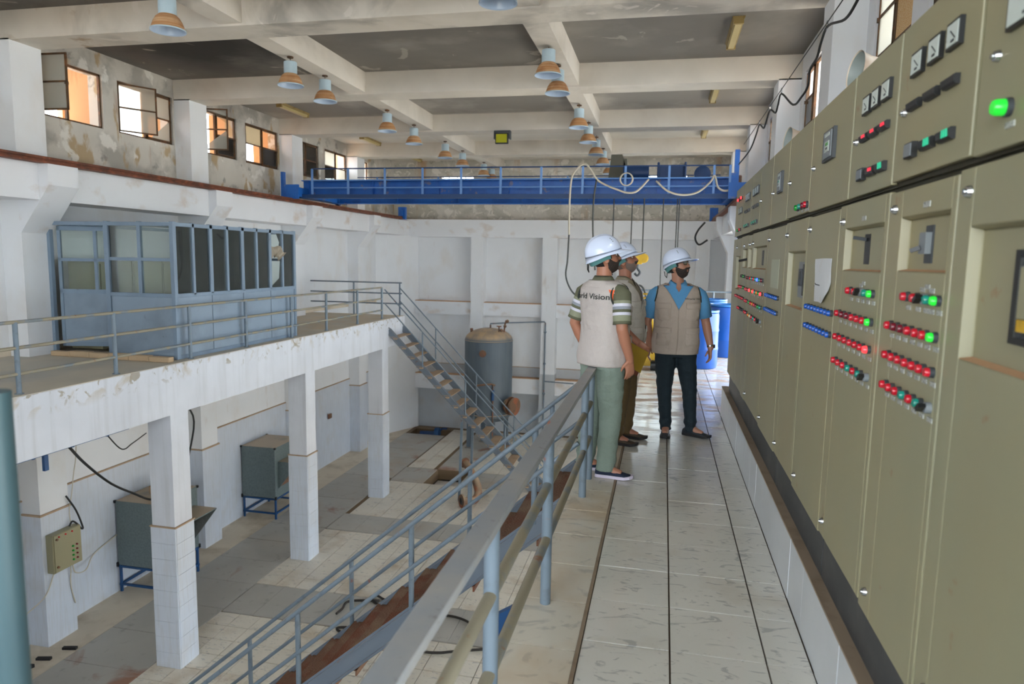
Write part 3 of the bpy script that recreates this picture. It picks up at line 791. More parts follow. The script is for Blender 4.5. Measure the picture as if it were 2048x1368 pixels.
def lamp(par, y, z, k, r=.013, d=.024):
    key = (k, r)
    if key not in _lamp:
        m = MB(); m.lathe([(r * 1.12, 0), (r * 1.12, -.010), (r * .98, -.012)], (0, 0, 0), (1, 0, 0), 14, 1)
        m.lathe([(r * .98, -.010), (r * .96, -d * .8), (r * .8, -d), (0, -d * 1.02)], (0, 0, 0), (1, 0, 0), 14, 0)
        o = m.build('indicator_lamp', [LENS[k], M_dkgrey], par, smooth=True, local=True); _lamp[key] = o
    else: o = inst(_lamp[key], (0, 0, 0), par)
    b = base_of(par); o.location = (XF - b.x, y - b.y, z - b.z)
    return o
def selector(par, y, z, front):
    m = MB(); m.lathe([(.015, 0), (.015, -.014), (.013, -.016), (0, -.016)], (XF, y, z), (1, 0, 0), 14, 1)
    m.beam((XF - .024, y - .012, z + .008), (XF - .024, y + .012, z - .008), .012, .018, (1, 0, 0), 0)
    m.build('selector_switch', [M_black, M_grey], par, smooth=True)
def plate(par, y, z, w=.034, h=.013):
    MB().box(XF - .0025, XF, y - w / 2, y + w / 2, z - h / 2, z + h / 2).build('label_plate', M_plate, par)
def meter(par, y0, y1, z0, z1):
    m = MB(); m.box(XF - .012, XF, y0, y1, z0, z1, 0)
    m.box(XF - .0135, XF - .0115, y0 + .007, y1 - .007, z0 + .007, z1 - .007, 1)
    ym = (y0 + y1) / 2
    m.beam((XF - .015, y0 + .02, z0 + .02), (XF - .015, ym + .01, z1 - .024), .0025, .001, (1, 0, 0), 2)
    m.box(XF - .015, XF - .0133, ym - .014, ym + .004, z0 + .014, z0 + .02, 2)
    m.build('analog_meter', [M_black, M_meter, M_dkgrey], par)
def display(par, y0, y1, z0, z1, led, n=3):
    m = MB(); h = z1 - z0
    prof = [(XF, z0), (XF - .010, z0), (XF - .016, z0 + h * .25), (XF - .018, z1 - .004), (XF - .012, z1), (XF, z1)]
    m.prism(prof, y0, y1, 'xz')
    b = y0 + .008
    for k in range(n):
        for r in range(2 if led is LED_G else 1):
            zc = z0 + h * (.62 if led is LED_R else .4 + .33 * r)
            m.box(XF - .0195, XF - .0165, b + k * .014, b + k * .014 + .008, zc - .005, zc + .005, 1)
    m.build('display_unit', [M_black, led], par)
def relay(par, y0, y1, z0, z1):
    w, h = y1 - y0, z1 - z0
    m = MB(); m.box(XF - .014, XF, y0, y1, z0, z1, 0).box(XF - .018, XF - .014, y0 + w * .14, y1 - w * .14, z0 + h * .08, z1 - h * .06, 1)
    m.box(XF - .0195, XF - .018, y0 + w * .3, y1 - w * .3, z1 - h * .22, z1 - h * .12, 2)
    m.box(XF - .0195, XF - .018, y0 + w * .3, y1 - w * .3, z0 + h * .28, z0 + h * .62, 2).box(XF - .0205, XF - .0195, y0 + w * .38, y1 - w * .38, z0 + h * .48, z0 + h * .58, 3)
    m.box(XF - .0205, XF - .0195, y0 + w * .40, y1 - w * .42, z0 + h * .36, z0 + h * .43, 4)
    m.build('relay_panel', [M_dkgrey, M_grey, M_meter, LENS['g'], M_black], par)

upper = []
for i in range(10):
    y0, y1 = UE[i], UE[i + 1]
    t = thing('upper_cabinet', (.9, (y0 + y1) / 2, 1.925), ULAB[i], 'cabinet')
    top = 2.40
    gap = .009 if i in (0, 2, 5) else .003
    MB().box(XF + .024, 1.15, y0 + .001, y1 - .001, 1.928, top).build('body', M_cab, t)
    MB().box(XF + .0205, XF + .024, y0 + .001, y1 - .001, 1.926, top - .004).build('gap_shade_sheet', M_cabdark, t)  # dark sheet painted as the shade in the gaps round the door
    d = door_mesh(y0 + (gap if i in (1, 3) else .001), y1 - gap, 1.934 + .006 * (i % 3 == 1), top + .002).build('door', [M_cab, M_cabrust], t, bevel=.004)
    if i not in (7, 8, 9): lock(d, y1 - .085 if i else 1.782, 2.14, .013)
    upper.append((t, d))
u = upper
meter(u[0][1], 1.575, 1.735, 2.175, 2.29); lamp(u[0][1], 1.705, 2.015, 'G', .018, .034); plate(u[0][1], 1.695, 1.978, .04)
for a, b in ((2.25, 2.34), (2.115, 2.203), (1.988, 2.073)):
    meter(u[1][1], a, b, 2.228, 2.296); display(u[1][1], a, b, 2.132, 2.158, LED_G if 0 else LED_R, 0)
m = MB().box(XF - .016, XF, 2.257, 2.325, 1.992, 2.036, 0).box(XF - .019, XF - .016, 2.262, 2.32, 1.996, 2.032, 1); m.build('display_unit', [M_black, M_grey], u[1][1])
for a, b in ((2.116, 2.207), (1.987, 2.076)): display(u[1][1], a, b, 1.998, 2.028, LED_G)
for a, b in ((2.77, 2.857), (2.66, 2.742), (2.54, 2.628)):
    meter(u[2][1], a, b, 2.22, 2.285); display(u[2][1], a, b, 2.124, 2.15, LED_R)
MB().box(XF - .016, XF, 2.78, 2.853, 1.984, 2.027, 0).box(XF - .019, XF - .016, 2.786, 2.847, 1.99, 2.022, 1).build('display_unit', [M_black, M_grey], u[2][1])
for a, b in ((2.653, 2.743), (2.536, 2.626)): display(u[2][1], a, b, 1.989, 2.02, LED_R if a > 2.6 else LED_G)
relay(u[3][1], 3.285, 3.49, 2.135, 2.268)
for y, k in ((4.07, 'g'), (3.98, 't'), (3.89, 'd'), (3.825, 'r')): lamp(u[4][1], y, 1.977, k, .016); plate(u[4][1], y - .02, 1.952)
relay(u[5][1], 4.64, 4.805, 2.118, 2.248)
for q, (a, b) in ((7, (5.77, 6.15)), (8, (6.34, 6.69))):
    w3 = (b - a) / 3
    for k in range(3):
        meter(u[q][1], a + k * w3 + .01, a + (k + 1) * w3 - .015, 2.217, 2.28)
        display(u[q][1], a + k * w3 + .005, a + (k + 1) * w3 - .03, 2.115, 2.14, LED_R, 0); display(u[q][1], a + k * w3 + .02, a + (k + 1) * w3 - .02, 1.985, 2.015, LED_G, 1)
for y in (7.0, 7.14, 7.28): lamp(u[9][1], y, 2.284, 'R' if y != 7.14 else 'd', .014)
for a in (6.95, 7.12): meter(u[9][1], a, a + .12, 2.14, 2.2)
lamp(u[9][1], 7.01, 1.987, 'r'); lamp(u[9][1], 7.2, 1.987, 'g')

RECS = {0: (1.33, 1.845, 1.46, 1.772), 1: (1.97, 2.348, 1.662, 1.822), 2: (2.515, 3.018, 1.655, 1.818), 4: (3.80, 4.30, 1.437, 1.742), 6: (5.20, 5.95, 1.63, 1.80), 7: (6.06, 6.28, 1.632, 1.794), 8: (6.36, 6.70, 1.632, 1.794), 9: (6.90, 7.28, 1.42, 1.735)}
low = []
for i in range(10):
    y0, y1 = LE[i], LE[i + 1]
    t = thing('lower_cabinet', (.95, (y0 + y1) / 2, .322), LLAB[i], 'cabinet')
    dx = -.004 if i in (0, 2, 4, 6) else .003
    MB().box(XF + .045, 1.3, y0 + .001, y1 - .001, .53, 1.908).build('body', M_cab, t)
    MB().box(XF + .032, XF + .045, y0 + .001, y1 - .001, .532, 1.927).build('gap_shade_sheet', M_cabdark, t)  # same dark sheet, standing in for shade in the lower seams
    MB().box(.728, 1.28, y0 + (.006 if i in (3, 5, 1) else 0), y1 - (.006 if i in (2, 4) else 0), .322, .528).build('plinth', M_plinth, t)
    d = door_mesh(y0, y1, .535 - .012 * (i % 2), 1.905 + .007 * ((i + 1) % 2), RECS.get(i)).build('door', [M_cab, M_cabrust], t, bevel=.004)
    if i != 3: lock(d, y1 - .07 if i < 7 else (y0 + y1) / 2, 1.855 - .004 * i, .015)
    else: lock(d, y1 - .07, 1.845, .015)
    if i < 7: lock(d, y1 - .08, .60, .014)
    low.append((t, d))
D = lambda i: low[i][1]
ax = XF + .028
# screen in the near recess
m = MB(); m.box(ax - .012, ax, 1.36, 1.65, 1.52, 1.716, 0).box(ax - .014, ax - .012, 1.37, 1.625, 1.535, 1.70, 1).box(ax - .0155, ax - .014, 1.56, 1.615, 1.575, 1.68, 2)
m.box(ax - .0155, ax - .014, 1.39, 1.545, 1.545, 1.69, 3).box(ax - .017, ax - .0155, 1.5, 1.535, 1.62, 1.655, 4).box(ax - .0158, ax - .014, 1.565, 1.612, 1.548, 1.573, 5)
m.build('screen', [M_black, G_booth, M_cab, M_dkgrey, LENS['r'], M_yellow], D(0))
# breakers and slots
m = MB(); m.box(ax - .004, ax, 2.148, 2.205, 1.686, 1.792, 0).box(ax - .02, ax - .004, 2.155, 2.205, 1.712, 1.772, 1).beam((ax - .02, 2.19, 1.73), (ax - .042, 2.20, 1.72), .02, .012, (0, 0, 1), 2)
m.build('breaker', [M_dkgrey, M_grey, M_black], D(1))
m = MB(); m.box(ax - .002, ax, 2.762, 2.83, 1.68, 1.79, 0).beam((ax, 2.80, 1.77), (ax - .036, 2.84, 1.778), .018, .012, (0, 0, 1), 1); m.build('breaker_slot', [M_black, M_dkgrey], D(2))
m = MB(); m.box(ax - .012, ax, 3.86, 4.035, 1.497, 1.687, 0).box(ax - .018, ax - .012, 3.93, 4.01, 1.56, 1.65, 1).box(ax - .0155, ax - .012, 3.885, 3.915, 1.51, 1.675, 2).box(ax - .021, ax - .018, 3.95, 3.985, 1.60, 1.635, 2)
m.build('breaker', [M_grey, M_dkgrey, M_black], D(4))
MB().box(ax - .002, ax, 5.525, 5.62, 1.658, 1.77).build('breaker_slot', M_black, D(6)); MB().cyl((ax - .003, 5.25, 1.735), (ax, 5.25, 1.735), .012).build('hole', M_black, D(6))
m = MB(); m.box(ax - .004, ax, 6.40, 6.46, 1.655, 1.77).beam((ax, 6.43, 1.71), (ax - .075, 6.52, 1.69), .02, .018); m.build('breaker', M_black, D(8))
MB().cyl((ax - .004, 6.17, 1.745), (ax, 6.17, 1.745), .014).build('hole', M_black, D(7))
MB().box(ax - .006, ax, 6.93, 6.96, 1.47, 1.68).build('breaker', M_dkgrey, D(9))
# lamp rows
def row(i, ys, z, cols, pl=-.031, dz=0.0):
    for n, (y, k) in enumerate(zip(ys, cols)):
        z2 = z + dz * n
        if k == 's': selector(D(i), y, z2, 1)
        else: lamp(D(i), y, z2, k)
        if pl and k != '.': plate(D(i), y - .006, z2 + pl)
Y2 = [2.347, 2.287, 2.227, 2.165, 2.105, 2.048, 1.988]
row(1, [2.222, 2.142, 2.08, 2.041, 1.988], 1.589, 'rrstG'); plate(D(1), 2.08, 1.622); plate(D(1), 2.115, 1.613); plate(D(1), 2.045, 1.613)
row(1, Y2, 1.494, 'rddrrrG'); row(1, Y2, 1.402, 'rrrrrrr'); row(1, Y2, 1.308, 'rrrtrts')
Y3 = [2.997, 2.922, 2.848, 2.772, 2.701, 2.632, 2.562]
row(2, [2.852, 2.765, 2.70, 2.63, 2.569], 1.58, 'rrstG'); plate(D(2), 2.70, 1.612); plate(D(2), 2.73, 1.604)
row(2, Y3, 1.484, 'rddrrrG'); row(2, Y3, 1.39, 'rrrrrrR'); row(2, Y3, 1.294, 'rrrtrts')
plate(D(1), 2.139, 1.847, .05, .016); plate(D(2), 2.759, 1.845, .05, .016)
bl = lambda a, b: [a + (b - a) * k / 7 for k in range(8)]
row(3, bl(3.615, 3.135), 1.472, 'b' * 8, 0); row(3, bl(3.610, 3.14), 1.381, 'b' * 8, 0)
row(5, bl(5.02, 4.55), 1.461, 'b' * 8, 0); row(5, bl(5.02, 4.55), 1.366, 'b' * 8, 0)
Y7 = [5.935, 5.82, 5.71, 5.6, 5.49, 5.38, 5.27]
row(6, Y7, 1.55, 'rtrtBtd'); row(6, Y7, 1.453, 'RgRtogR'); row(6, Y7, 1.355, 'grordgt'); row(6, Y7, 1.252, 'ocrtrks')
row(7, [6.14], 1.55, 'd', 0); row(7, [6.23, 6.12], 1.452, 'rr', 0); row(7, [6.22, 6.12], 1.355, 'rr', 0); row(7, [6.22, 6.12], 1.258, 'rr', 0)
row(8, [6.6, 6.44], 1.555, 'kg', 0)
for z, c in ((1.456, 'rrrg'), (1.36, 'rrrr'), (1.26, 'rrkk')): row(8, [6.78, 6.66, 6.54, 6.42], z, c, 0)
row(9, [7.05, 6.95], 1.36, 'rr', 0)
# pale blank sheet on the sixth cabinet, torn paper on the fourth
MB().box(XF - .0015, XF, 4.605, 4.915, 1.517, 1.70).build('blank_sheet', mat('pale_blank_sheet', C(178, 182, 160), .6), D(5))
pp = [(3.53, 1.70), (3.36, 1.703), (3.2, 1.702), (3.205, 1.65), (3.193, 1.60), (3.21, 1.565), (3.25, 1.535), (3.30, 1.505), (3.40, 1.506), (3.50, 1.503), (3.51, 1.60), (3.53, 1.675)]
m = MB(); n = len(pp)
def px(y, z): return XF - .004 - (.02 * max(0, (1.58 - z) / .08) * max(0, (3.42 - y) / .2))
vs = [(px(y, z), y, z) for y, z in pp] + [(px(y, z) + .0015, y, z) for y, z in pp]
m.add(vs, [list(range(n)), [n + i for i in range(n)][::-1]] + [(i, (i + 1) % n, n + (i + 1) % n, n + i) for i in range(n)])
pap = m.build('torn_paper', M_paper); tag(pap, 'torn white paper with black Arabic writing, taped on a beige cabinet', 'paper')
m = MB()
def ink(pts, w):
    for a, b in zip(pts, pts[1:]): m.beam((px(*a) - .002, a[0], a[1]), (px(*b) - .002, b[0], b[1]), w, .001, (1, 0, 0))
ink([(3.49, 1.588), (3.485, 1.583), (3.38, 1.581), (3.345, 1.581), (3.34, 1.592)], .005); ink([(3.36, 1.583), (3.36, 1.592)], .004)
ink([(3.33, 1.58), (3.328, 1.603)], .004); ink([(3.318, 1.58), (3.316, 1.603)], .004)
ink([(3.29, 1.585), (3.31, 1.578), (3.315, 1.567), (3.295, 1.562), (3.275, 1.566), (3.272, 1.574)], .004); ink([(3.29, 1.586), (3.275, 1.588), (3.262, 1.580), (3.23, 1.580), (3.222, 1.59)], .005)
ink([(3.505, 1.575), (3.5, 1.575)], .006); ink([(3.29, 1.6), (3.286, 1.6)], .005); ink([(3.25, 1.592), (3.248, 1.592)], .004)
m.build('handwriting', M_black, pap)

# sirens on top of the cabinets
def siren(loc, s, label):
    t = thing('siren', loc, label, 'siren')
    c = Vector((loc[0], loc[1], loc[2] + .17 * s)); ax_ = Vector((1, .18, -.12))
    MB().lathe([(.092 * s, 0), (.088 * s, .004), (.074 * s, .05 * s), (.070 * s, .09 * s)], c, ax_, 24).lathe([(.086 * s, .004), (.066 * s, .05 * s), (.05 * s, .06 * s), (0, .06 * s)], c, ax_, 24, 1).build('horn', [M_horn, M_hornin], t, smooth=True)
    MB().lathe([(.071 * s, .09 * s), (.071 * s, .165 * s), (.069 * s, .167 * s)], c, ax_, 24).build('vent_ring', M_horn, t, smooth=True)
    MB().lathe([(.07 * s, .165 * s), (.07 * s, .2 * s), (.062 * s, .24 * s), (.04 * s, .27 * s), (0, .28 * s)], c, ax_, 24).build('motor_cap', M_horn, t, smooth=True)
    a1 = ax_.normalized(); e1 = Vector((0, 0, 1)); e1 = (e1 - a1 * a1.z).normalized(); e2 = a1.cross(e1)
    for k in range(10):
        an = k * math.pi / 5 + .3
        rd = e1 * math.cos(an) + e2 * math.sin(an)
        for h in (.105, .128):
            p = c + a1 * h * s + rd * .0705 * s
            MB().beam(p, p + a1 * .014 * s, .018 * s, .004, rd).build('vent_slot', M_black, t)
    b = c + a1 * .12 * s
    MB().box(b.x - .025, b.x + .025, b.y - .03, b.y + .03, loc[2], b.z - .065 * s).box(b.x - .05, b.x + .05, b.y - .04, b.y + .04, loc[2], loc[2] + .006).build('bracket', M_dkgrey, t)
siren((.83, 3.62, 2.402), 1.0, 'cream horn siren on top of the cabinets, the nearer of two')
siren((.84, 5.52, 2.402), 1.0, 'cream horn siren on top of the cabinets, farther one above the plain box')
# ---------------------------------------------------------------- walkway railing
RX = -.5
t = thing('walkway_railing', (RX, 2.5, 0), 'grey pipe railing with a flat worn handrail along the walkway edge', 'railing')
m = MB(); m.beam((RX, -2, .862), (RX, 5.28, .862), .07, .014).beam((RX - .026, -2, .848), (RX - .026, 5.28, .848), .012, .03).beam((RX + .026, -2, .848), (RX + .026, 5.28, .848), .012, .03)
m.build('handrail', M_railtop, t, bevel=.003)
for z in (.60, .33): MB().cyl((RX, -2, z), (RX, 5.2, z), .021, 12).build('rail_pipe', M_raildust, t, smooth=True)
for y in (-.1, .98, 2.07, 3.2, 4.78, 5.2):
    MB().cyl((RX, y, 0.0), (RX, y, .855), .026, 14).build('post', M_rail, t, smooth=True)
# tall post beside the camera
tp = MB().cyl((-1.192, 1.02, -.30), (-1.192, 1.02, 1.42), .030, 16).box(-1.25, -1.11, .95, 1.09, -.31, -.29).box(-1.22, -.63, .98, 1.06, -.38, -.30)
tag(tp.build('edge_post', M_teal, smooth=True), 'blurred teal grey post at the left edge of the view', 'post')

# ---------------------------------------------------------------- rusty stair from the walkway
SLP, YN, YFR = -.86, 5.36, 6.55
XE = -.63 - 4.63 / .86
def sz(x, off=0): return -.17 + (x + .63) * .86 + off
t = thing('rusty_stair', (-6.0, 5.95, ZL), 'grey steel stair with rusty checker plate treads down from the walkway', 'stair')
for y in (YN, YFR):
    MB().beam((-.63, y, sz(-.63) - .075), (XE, y, sz(XE) - .03), .014, .17).beam((-.63, y, sz(-.63) + .005), (XE, y, sz(XE) + .05), .06, .01).beam((-.63, y, sz(-.63) - .16), (XE, y, sz(XE) - .115), .06, .01).build('stringer', M_steelgrey, t)
tr = None
for k in range(20):
    x = -.63 - .268 * (k + .6)
    z = sz(x) - .07
    if z < ZL + .1: break
    if tr is None:
        tr = MB().box(-.15, .15, YN + .01 - 5.95, YFR - .01 - 5.95, -.006, 0).box(.135, .15, YN + .01 - 5.95, YFR - .01 - 5.95, -.05, 0).box(-.15, -.144, YN + .01 - 5.95, YFR - .01 - 5.95, -.05, 0).build('tread', M_tread, t, local=True)
        tr.location = (x + 6.0, 0, z - ZL)
    else: inst(tr, (x + 6.0, 0, z - ZL), t)
for y, xs_ in ((YN, (-.95, -2.0, -3.08, -4.2, -5.3)), (YFR, (-1.0, -1.82, -3.12, -4.36, -5.5))):
    h = .77
    MB().cyl((-.60, y - .02, sz(-.6) + h), (-5.9, y, sz(-5.9) + h), .021, 12).build('handrail', M_rail, t, smooth=True)
    MB().cyl((-.60, y - .02, sz(-.6) + h * .5), (-5.9, y, sz(-5.9) + h * .5), .019, 12).build('mid_rail', M_rail, t, smooth=True)
    for x in xs_: MB().cyl((x, y, sz(x) - .02), (x, y, sz(x) + h), .024, 12).build('post', M_rail, t, smooth=True)

# ---------------------------------------------------------------- balcony stair (far)
t = thing('balcony_stair', (-5.0, 17.95, ZL), 'far grey steel stair with dusty open treads down from the balcony', 'stair')
S2 = 1.03
def s2z(x): return -.24 + (x + 7.18) * -S2
for y in (17.48, 18.5):
    MB().beam((-7.18, y, s2z(-7.18) - .08), (-2.75, y, s2z(-2.75) - .05), .014, .18).beam((-7.18, y, s2z(-7.18) + .01), (-2.75, y, s2z(-2.75) + .04), .06, .012).beam((-7.18, y, s2z(-7.18) - .17), (-2.75, y, s2z(-2.75) - .14), .06, .012).build('stringer', M_steelgrey, t)
tr = None
for k in range(17):
    x = -7.18 + .245 * (k + .75); z = s2z(x) - .06
    if tr is None:
        tr = MB().box(-.13, .13, 17.47 - 17.95, 18.5 - 17.95, -.012, 0).box(-.13, -.12, 17.49 - 17.95, 18.5 - 17.95, -.05, 0).box(-.02, .08, 17.40 - 17.95, 17.475 - 17.95, -.06, -.03).build('tread', M_treadpale, t, local=True); tr.location = (x + 5.0, 0, z - ZL)
    else: inst(tr, (x + 5.0, 0, z - ZL), t)
for y in (17.44, 18.54):
    for h in (.93, .56): MB().cyl((-7.27, y, s2z(-7.27) + h), (-2.9, y, s2z(-2.9) + h), .018, 8).build('handrail', M_rail, t, smooth=True)
    for x in (-6.2, -5.0, -3.9, -3.0): MB().cyl((x, y, s2z(x) - .02), (x, y, s2z(x) + .93), .02, 8).build('post', M_rail, t, smooth=True)
for y in (17.42, 18.55): MB().beam((-5.08, y, s2z(-4.95) - .1), (-5.14, y, ZL), .06, .06).build('support_leg', M_rail, t)

# ---------------------------------------------------------------- balcony railing
t = thing('balcony_railing', (-7.29, 12, 0), 'grey pipe railing with three rails along the balcony edge', 'railing')
for z in (.84, .54, .235): MB().cyl((-7.29, 1.0, z), (-7.29, 17.3, z), .021, 10).build('rail_pipe', M_raildust, t, smooth=True)
p0 = None
for y in (1.95, 3.5, 5.03, 6.575, 8.05, 9.6, 11.12, 12.68, 14.17, 15.78, 17.3):
    MB().cyl((-7.29, y, 0), (-7.29, y, .84), .028, 12).cyl((-7.29, y, 0), (-7.29, y, .008), .05, 12).build('post', M_rail, t, smooth=True)
t = thing('end_railing', (-8.6, 18.56, 0), 'grey pipe railing across the far end of the balcony', 'railing')
for z in (.92, .62, .33): MB().cyl((-10.03, 18.56, z), (-7.22, 18.56, z), .02, 10).build('rail_pipe', M_rail, t, smooth=True)
for x in (-7.28, -8.68): MB().cyl((x, 18.56, 0), (x, 18.56, .92), .024, 10).build('post', M_rail, t, smooth=True)
t = thing('walkway_end_railing', (.8, 17.5, 0), 'thin dark railing across the far end of the walkway behind the barrels', 'railing')
for z in (.95, .57): MB().cyl((-.62, 17.5, z), (2.1, 17.5, z), .02, 10).build('rail_pipe', M_rail, t, smooth=True)
for x in (-.6, .3, 1.2, 2.1): MB().cyl((x, 17.5, 0), (x, 17.5, .95), .022, 10).build('post', M_rail, t, smooth=True)

# ---------------------------------------------------------------- glazed booth on the balcony
BX0, BX1, BY0, BY1, BZ, SILL = -9.66, -7.40, 9.43, 13.0, 2.14, 1.0
t = thing('glazed_booth', (-8.5, 11.2, 0), 'grey blue glazed control booth standing on the balcony', 'booth')
m = MB(); fr = .035
def vpost(x, y, z0=.0, z1=BZ, w=fr): m.box(x - w, x + w, y - w, y + w, z0, z1)
for x, y in ((BX1, BY0), (BX1, BY1), (BX0, BY0), (BX0, BY1)): vpost(x, y)
for z in (BZ - .04, SILL): m.box(BX1 - .03, BX1 + .03, BY0, BY1, z - .03, z + .03).box(BX0, BX1, BY1 - .03, BY1 + .03, z - .03, z + .03).box(BX0, BX1, BY0 - .03, BY0 + .03, z - .03, z + .03) if z > 1.5 else m.box(BX1 - .03, BX1 + .03, BY0, BY1, z - .03, z + .03).box(BX0, BX1, BY1 - .03, BY1 + .03, z - .03, z + .03).box(-8.58, BX1, BY0 - .03, BY0 + .03, z - .03, z + .03)
m.box(BX1 - .028, BX1 + .028, BY0, BY1, 0, .06).box(-8.58, BX1, BY0 - .028, BY0 + .028, 0, .06)
ys = [BY0 + (BY1 - BY0) * k / 8 for k in range(9)]
for k, y in enumerate(ys[1:-1]): wv = .026 if k % 2 == 0 else .038; m.box(BX1 - .03, BX1 + .03, y - wv, y + wv, SILL, BZ)
m.box(-8.62, -8.54, BY0 - .035, BY0 + .035, 0, BZ).box(-8.02, -7.96, BY0 - .028, BY0 + .028, SILL, BZ).box(-8.58, BX1, BY0 - .025, BY0 + .025, 1.53, 1.58)
m.box(BX0, BX1, BY1 - .025, BY1 + .025, 1.53, 1.58)
for x in (-8.9, -8.15): m.box(x - .025, x + .025, BY1 - .025, BY1 + .025, SILL, BZ)
m.box(BX0 - .03, BX0 + .03, BY0, BY1, BZ - .07, BZ - .01)
m.build('frame', M_booth, t, bevel=.004)
for k in range(8):
    y0, y1 = ys[k] + .03, ys[k + 1] - .03
    if k == 6:
        MB().prism([(y1, SILL + .03), (y1, BZ - .07), (y1 - .16, BZ - .07), (y1 - .05, 1.9), (y1 - .1, 1.75), (y1 - .03, 1.6), (y1 - .08, 1.2), (y0 + .12, SILL + .1), (y0, SILL + .03)], BX1 - .003, BX1 + .003, 'yz').build('broken_pane', G_booth, t)['label'] = 'broken pane with jagged edges'
    else: MB().box(BX1 - .003, BX1 + .003, y0, y1, SILL + .03, BZ - .07).build('pane', G_booth, t)
for x0, x1 in ((-8.54, -8.02), (-7.96, -7.43)):
    for z0, z1 in ((SILL + .03, 1.53), (1.58, BZ - .07)): MB().box(x0, x1, BY0 - .003, BY0 + .003, z0, z1).build('pane', G_booth, t)
for x0, x1 in ((BX0, -8.93), (-8.87, -8.18), (-8.12, BX1 - .03)):
    for z0, z1 in ((SILL + .03, 1.53), (1.58, BZ - .07)): MB().box(x0, x1, BY1 - .003, BY1 + .003, z0, z1).build('pane', G_booth, t)
for a, b in ((0, 2), (2, 4), (4, 6), (6, 8)):
    MB().box(BX1 - .012, BX1 + .018, ys[a] + .008, ys[b] - .008, .05, SILL - .03).build('panel', M_boothpanel, t, bevel=.004)
MB().box(-8.53, -7.44, BY0 - .018, BY0 + .012, .05, SILL - .03).build('panel', M_boothpanel, t, bevel=.004)
MB().box(BX0, BX1, BY1 - .012, BY1 + .012, .05, SILL - .03).build('panel', M_boothpanel, t)
MB().box(BX0, -8.75, BY0 + .5, BY1 - .4, BZ + .001, BZ + .015).build('roof_sheet', M_galv, t)
# door leaf, ajar inwards
dw = .92
m = MB(); t_ = .02
m.box(0, dw, -t_, t_, .12, .20).box(0, dw, -t_, t_, 1.99, 2.06).box(0, .05, -t_, t_, .12, 2.06).box(dw - .05, dw, -t_, t_, .12, 2.06).box(0, dw, -t_, t_, .98, 1.05).box(.57, .62, -t_, t_, 1.05, 2.0).box(0, dw, -t_, t_, 1.5, 1.55)
dr = m.build('door', M_booth, t, local=True); dr.location = (-9.56 + 8.5, BY0 + .05 - 11.2, 0); dr.rotation_euler = (0, 0, R(14))
MB().box(.05, dw - .05, -.008, .008, .2, .98).build('panel', M_boothpanel, dr, local=True)
for x0, x1 in ((.05, .57), (.62, dw - .05)):
    for z0, z1 in ((1.05, 1.5), (1.55, 1.99)): MB().box(x0, x1, -.003, .003, z0, z1).build('pane', G_booth, dr, local=True)
# inside the booth
for k in range(4):
    y0 = 9.75 + k * .74
    c = thing('booth_cabinet', (-9.35, y0 + .36, 0), ['cream cabinet inside the booth, nearest the door', 'cream cabinet inside the booth, second from the door', 'cream cabinet inside the booth, third from the door', 'cream cabinet inside the booth, at its far end'][k], 'cabinet', 'cream cabinets inside the booth')
    MB().box(-9.66, -9.06, y0, y0 + .72, .05, 1.5).build('body', M_cab, c)
    MB().box(-9.055, -9.04, y0 + .02, y0 + .70, .1, 1.46).build('door', M_cab, c)
m = MB(); pts = [(-7.62, 12.05, 1.62), (-7.52, 12.25, 1.70), (-7.44, 12.42, 1.72), (-7.36, 12.5, 1.62)]
m.tube(spline(pts, 5), [.06 + .02 * math.sin(i * 2.1) for i in range(16)], 9, ry=[.11 + .03 * math.sin(i * 1.3) for i in range(16)])
m.tube(spline([(-7.6, 12.1, 1.6), (-7.6, 12.12, 1.3), (-7.58, 12.1, 1.05)], 5), [.07 + .015 * math.sin(i * 1.9) for i in range(11)], 9)
tag(m.build('crumpled_sheet', mat('dusty_plastic_sheet', C(166, 154, 136), .6), smooth=True), 'crumpled dusty sheet poking through the broken booth pane', 'sheet')
kb = None
for k in range(6):
    x0 = -9.5 + k * .37
    b = MB().box(x0, x0 + .355, 9.16 - k * .012, 9.28 - k * .012, 0, .085 + random.uniform(-.01, .01)).build('kerb_block', M_foam, bevel=.012)
    tag(b, '%s tan concrete block from the left in the low sill before the booth' % ('first', 'second', 'third', 'fourth', 'fifth', 'sixth')[k], 'block', 'concrete blocks before the booth')

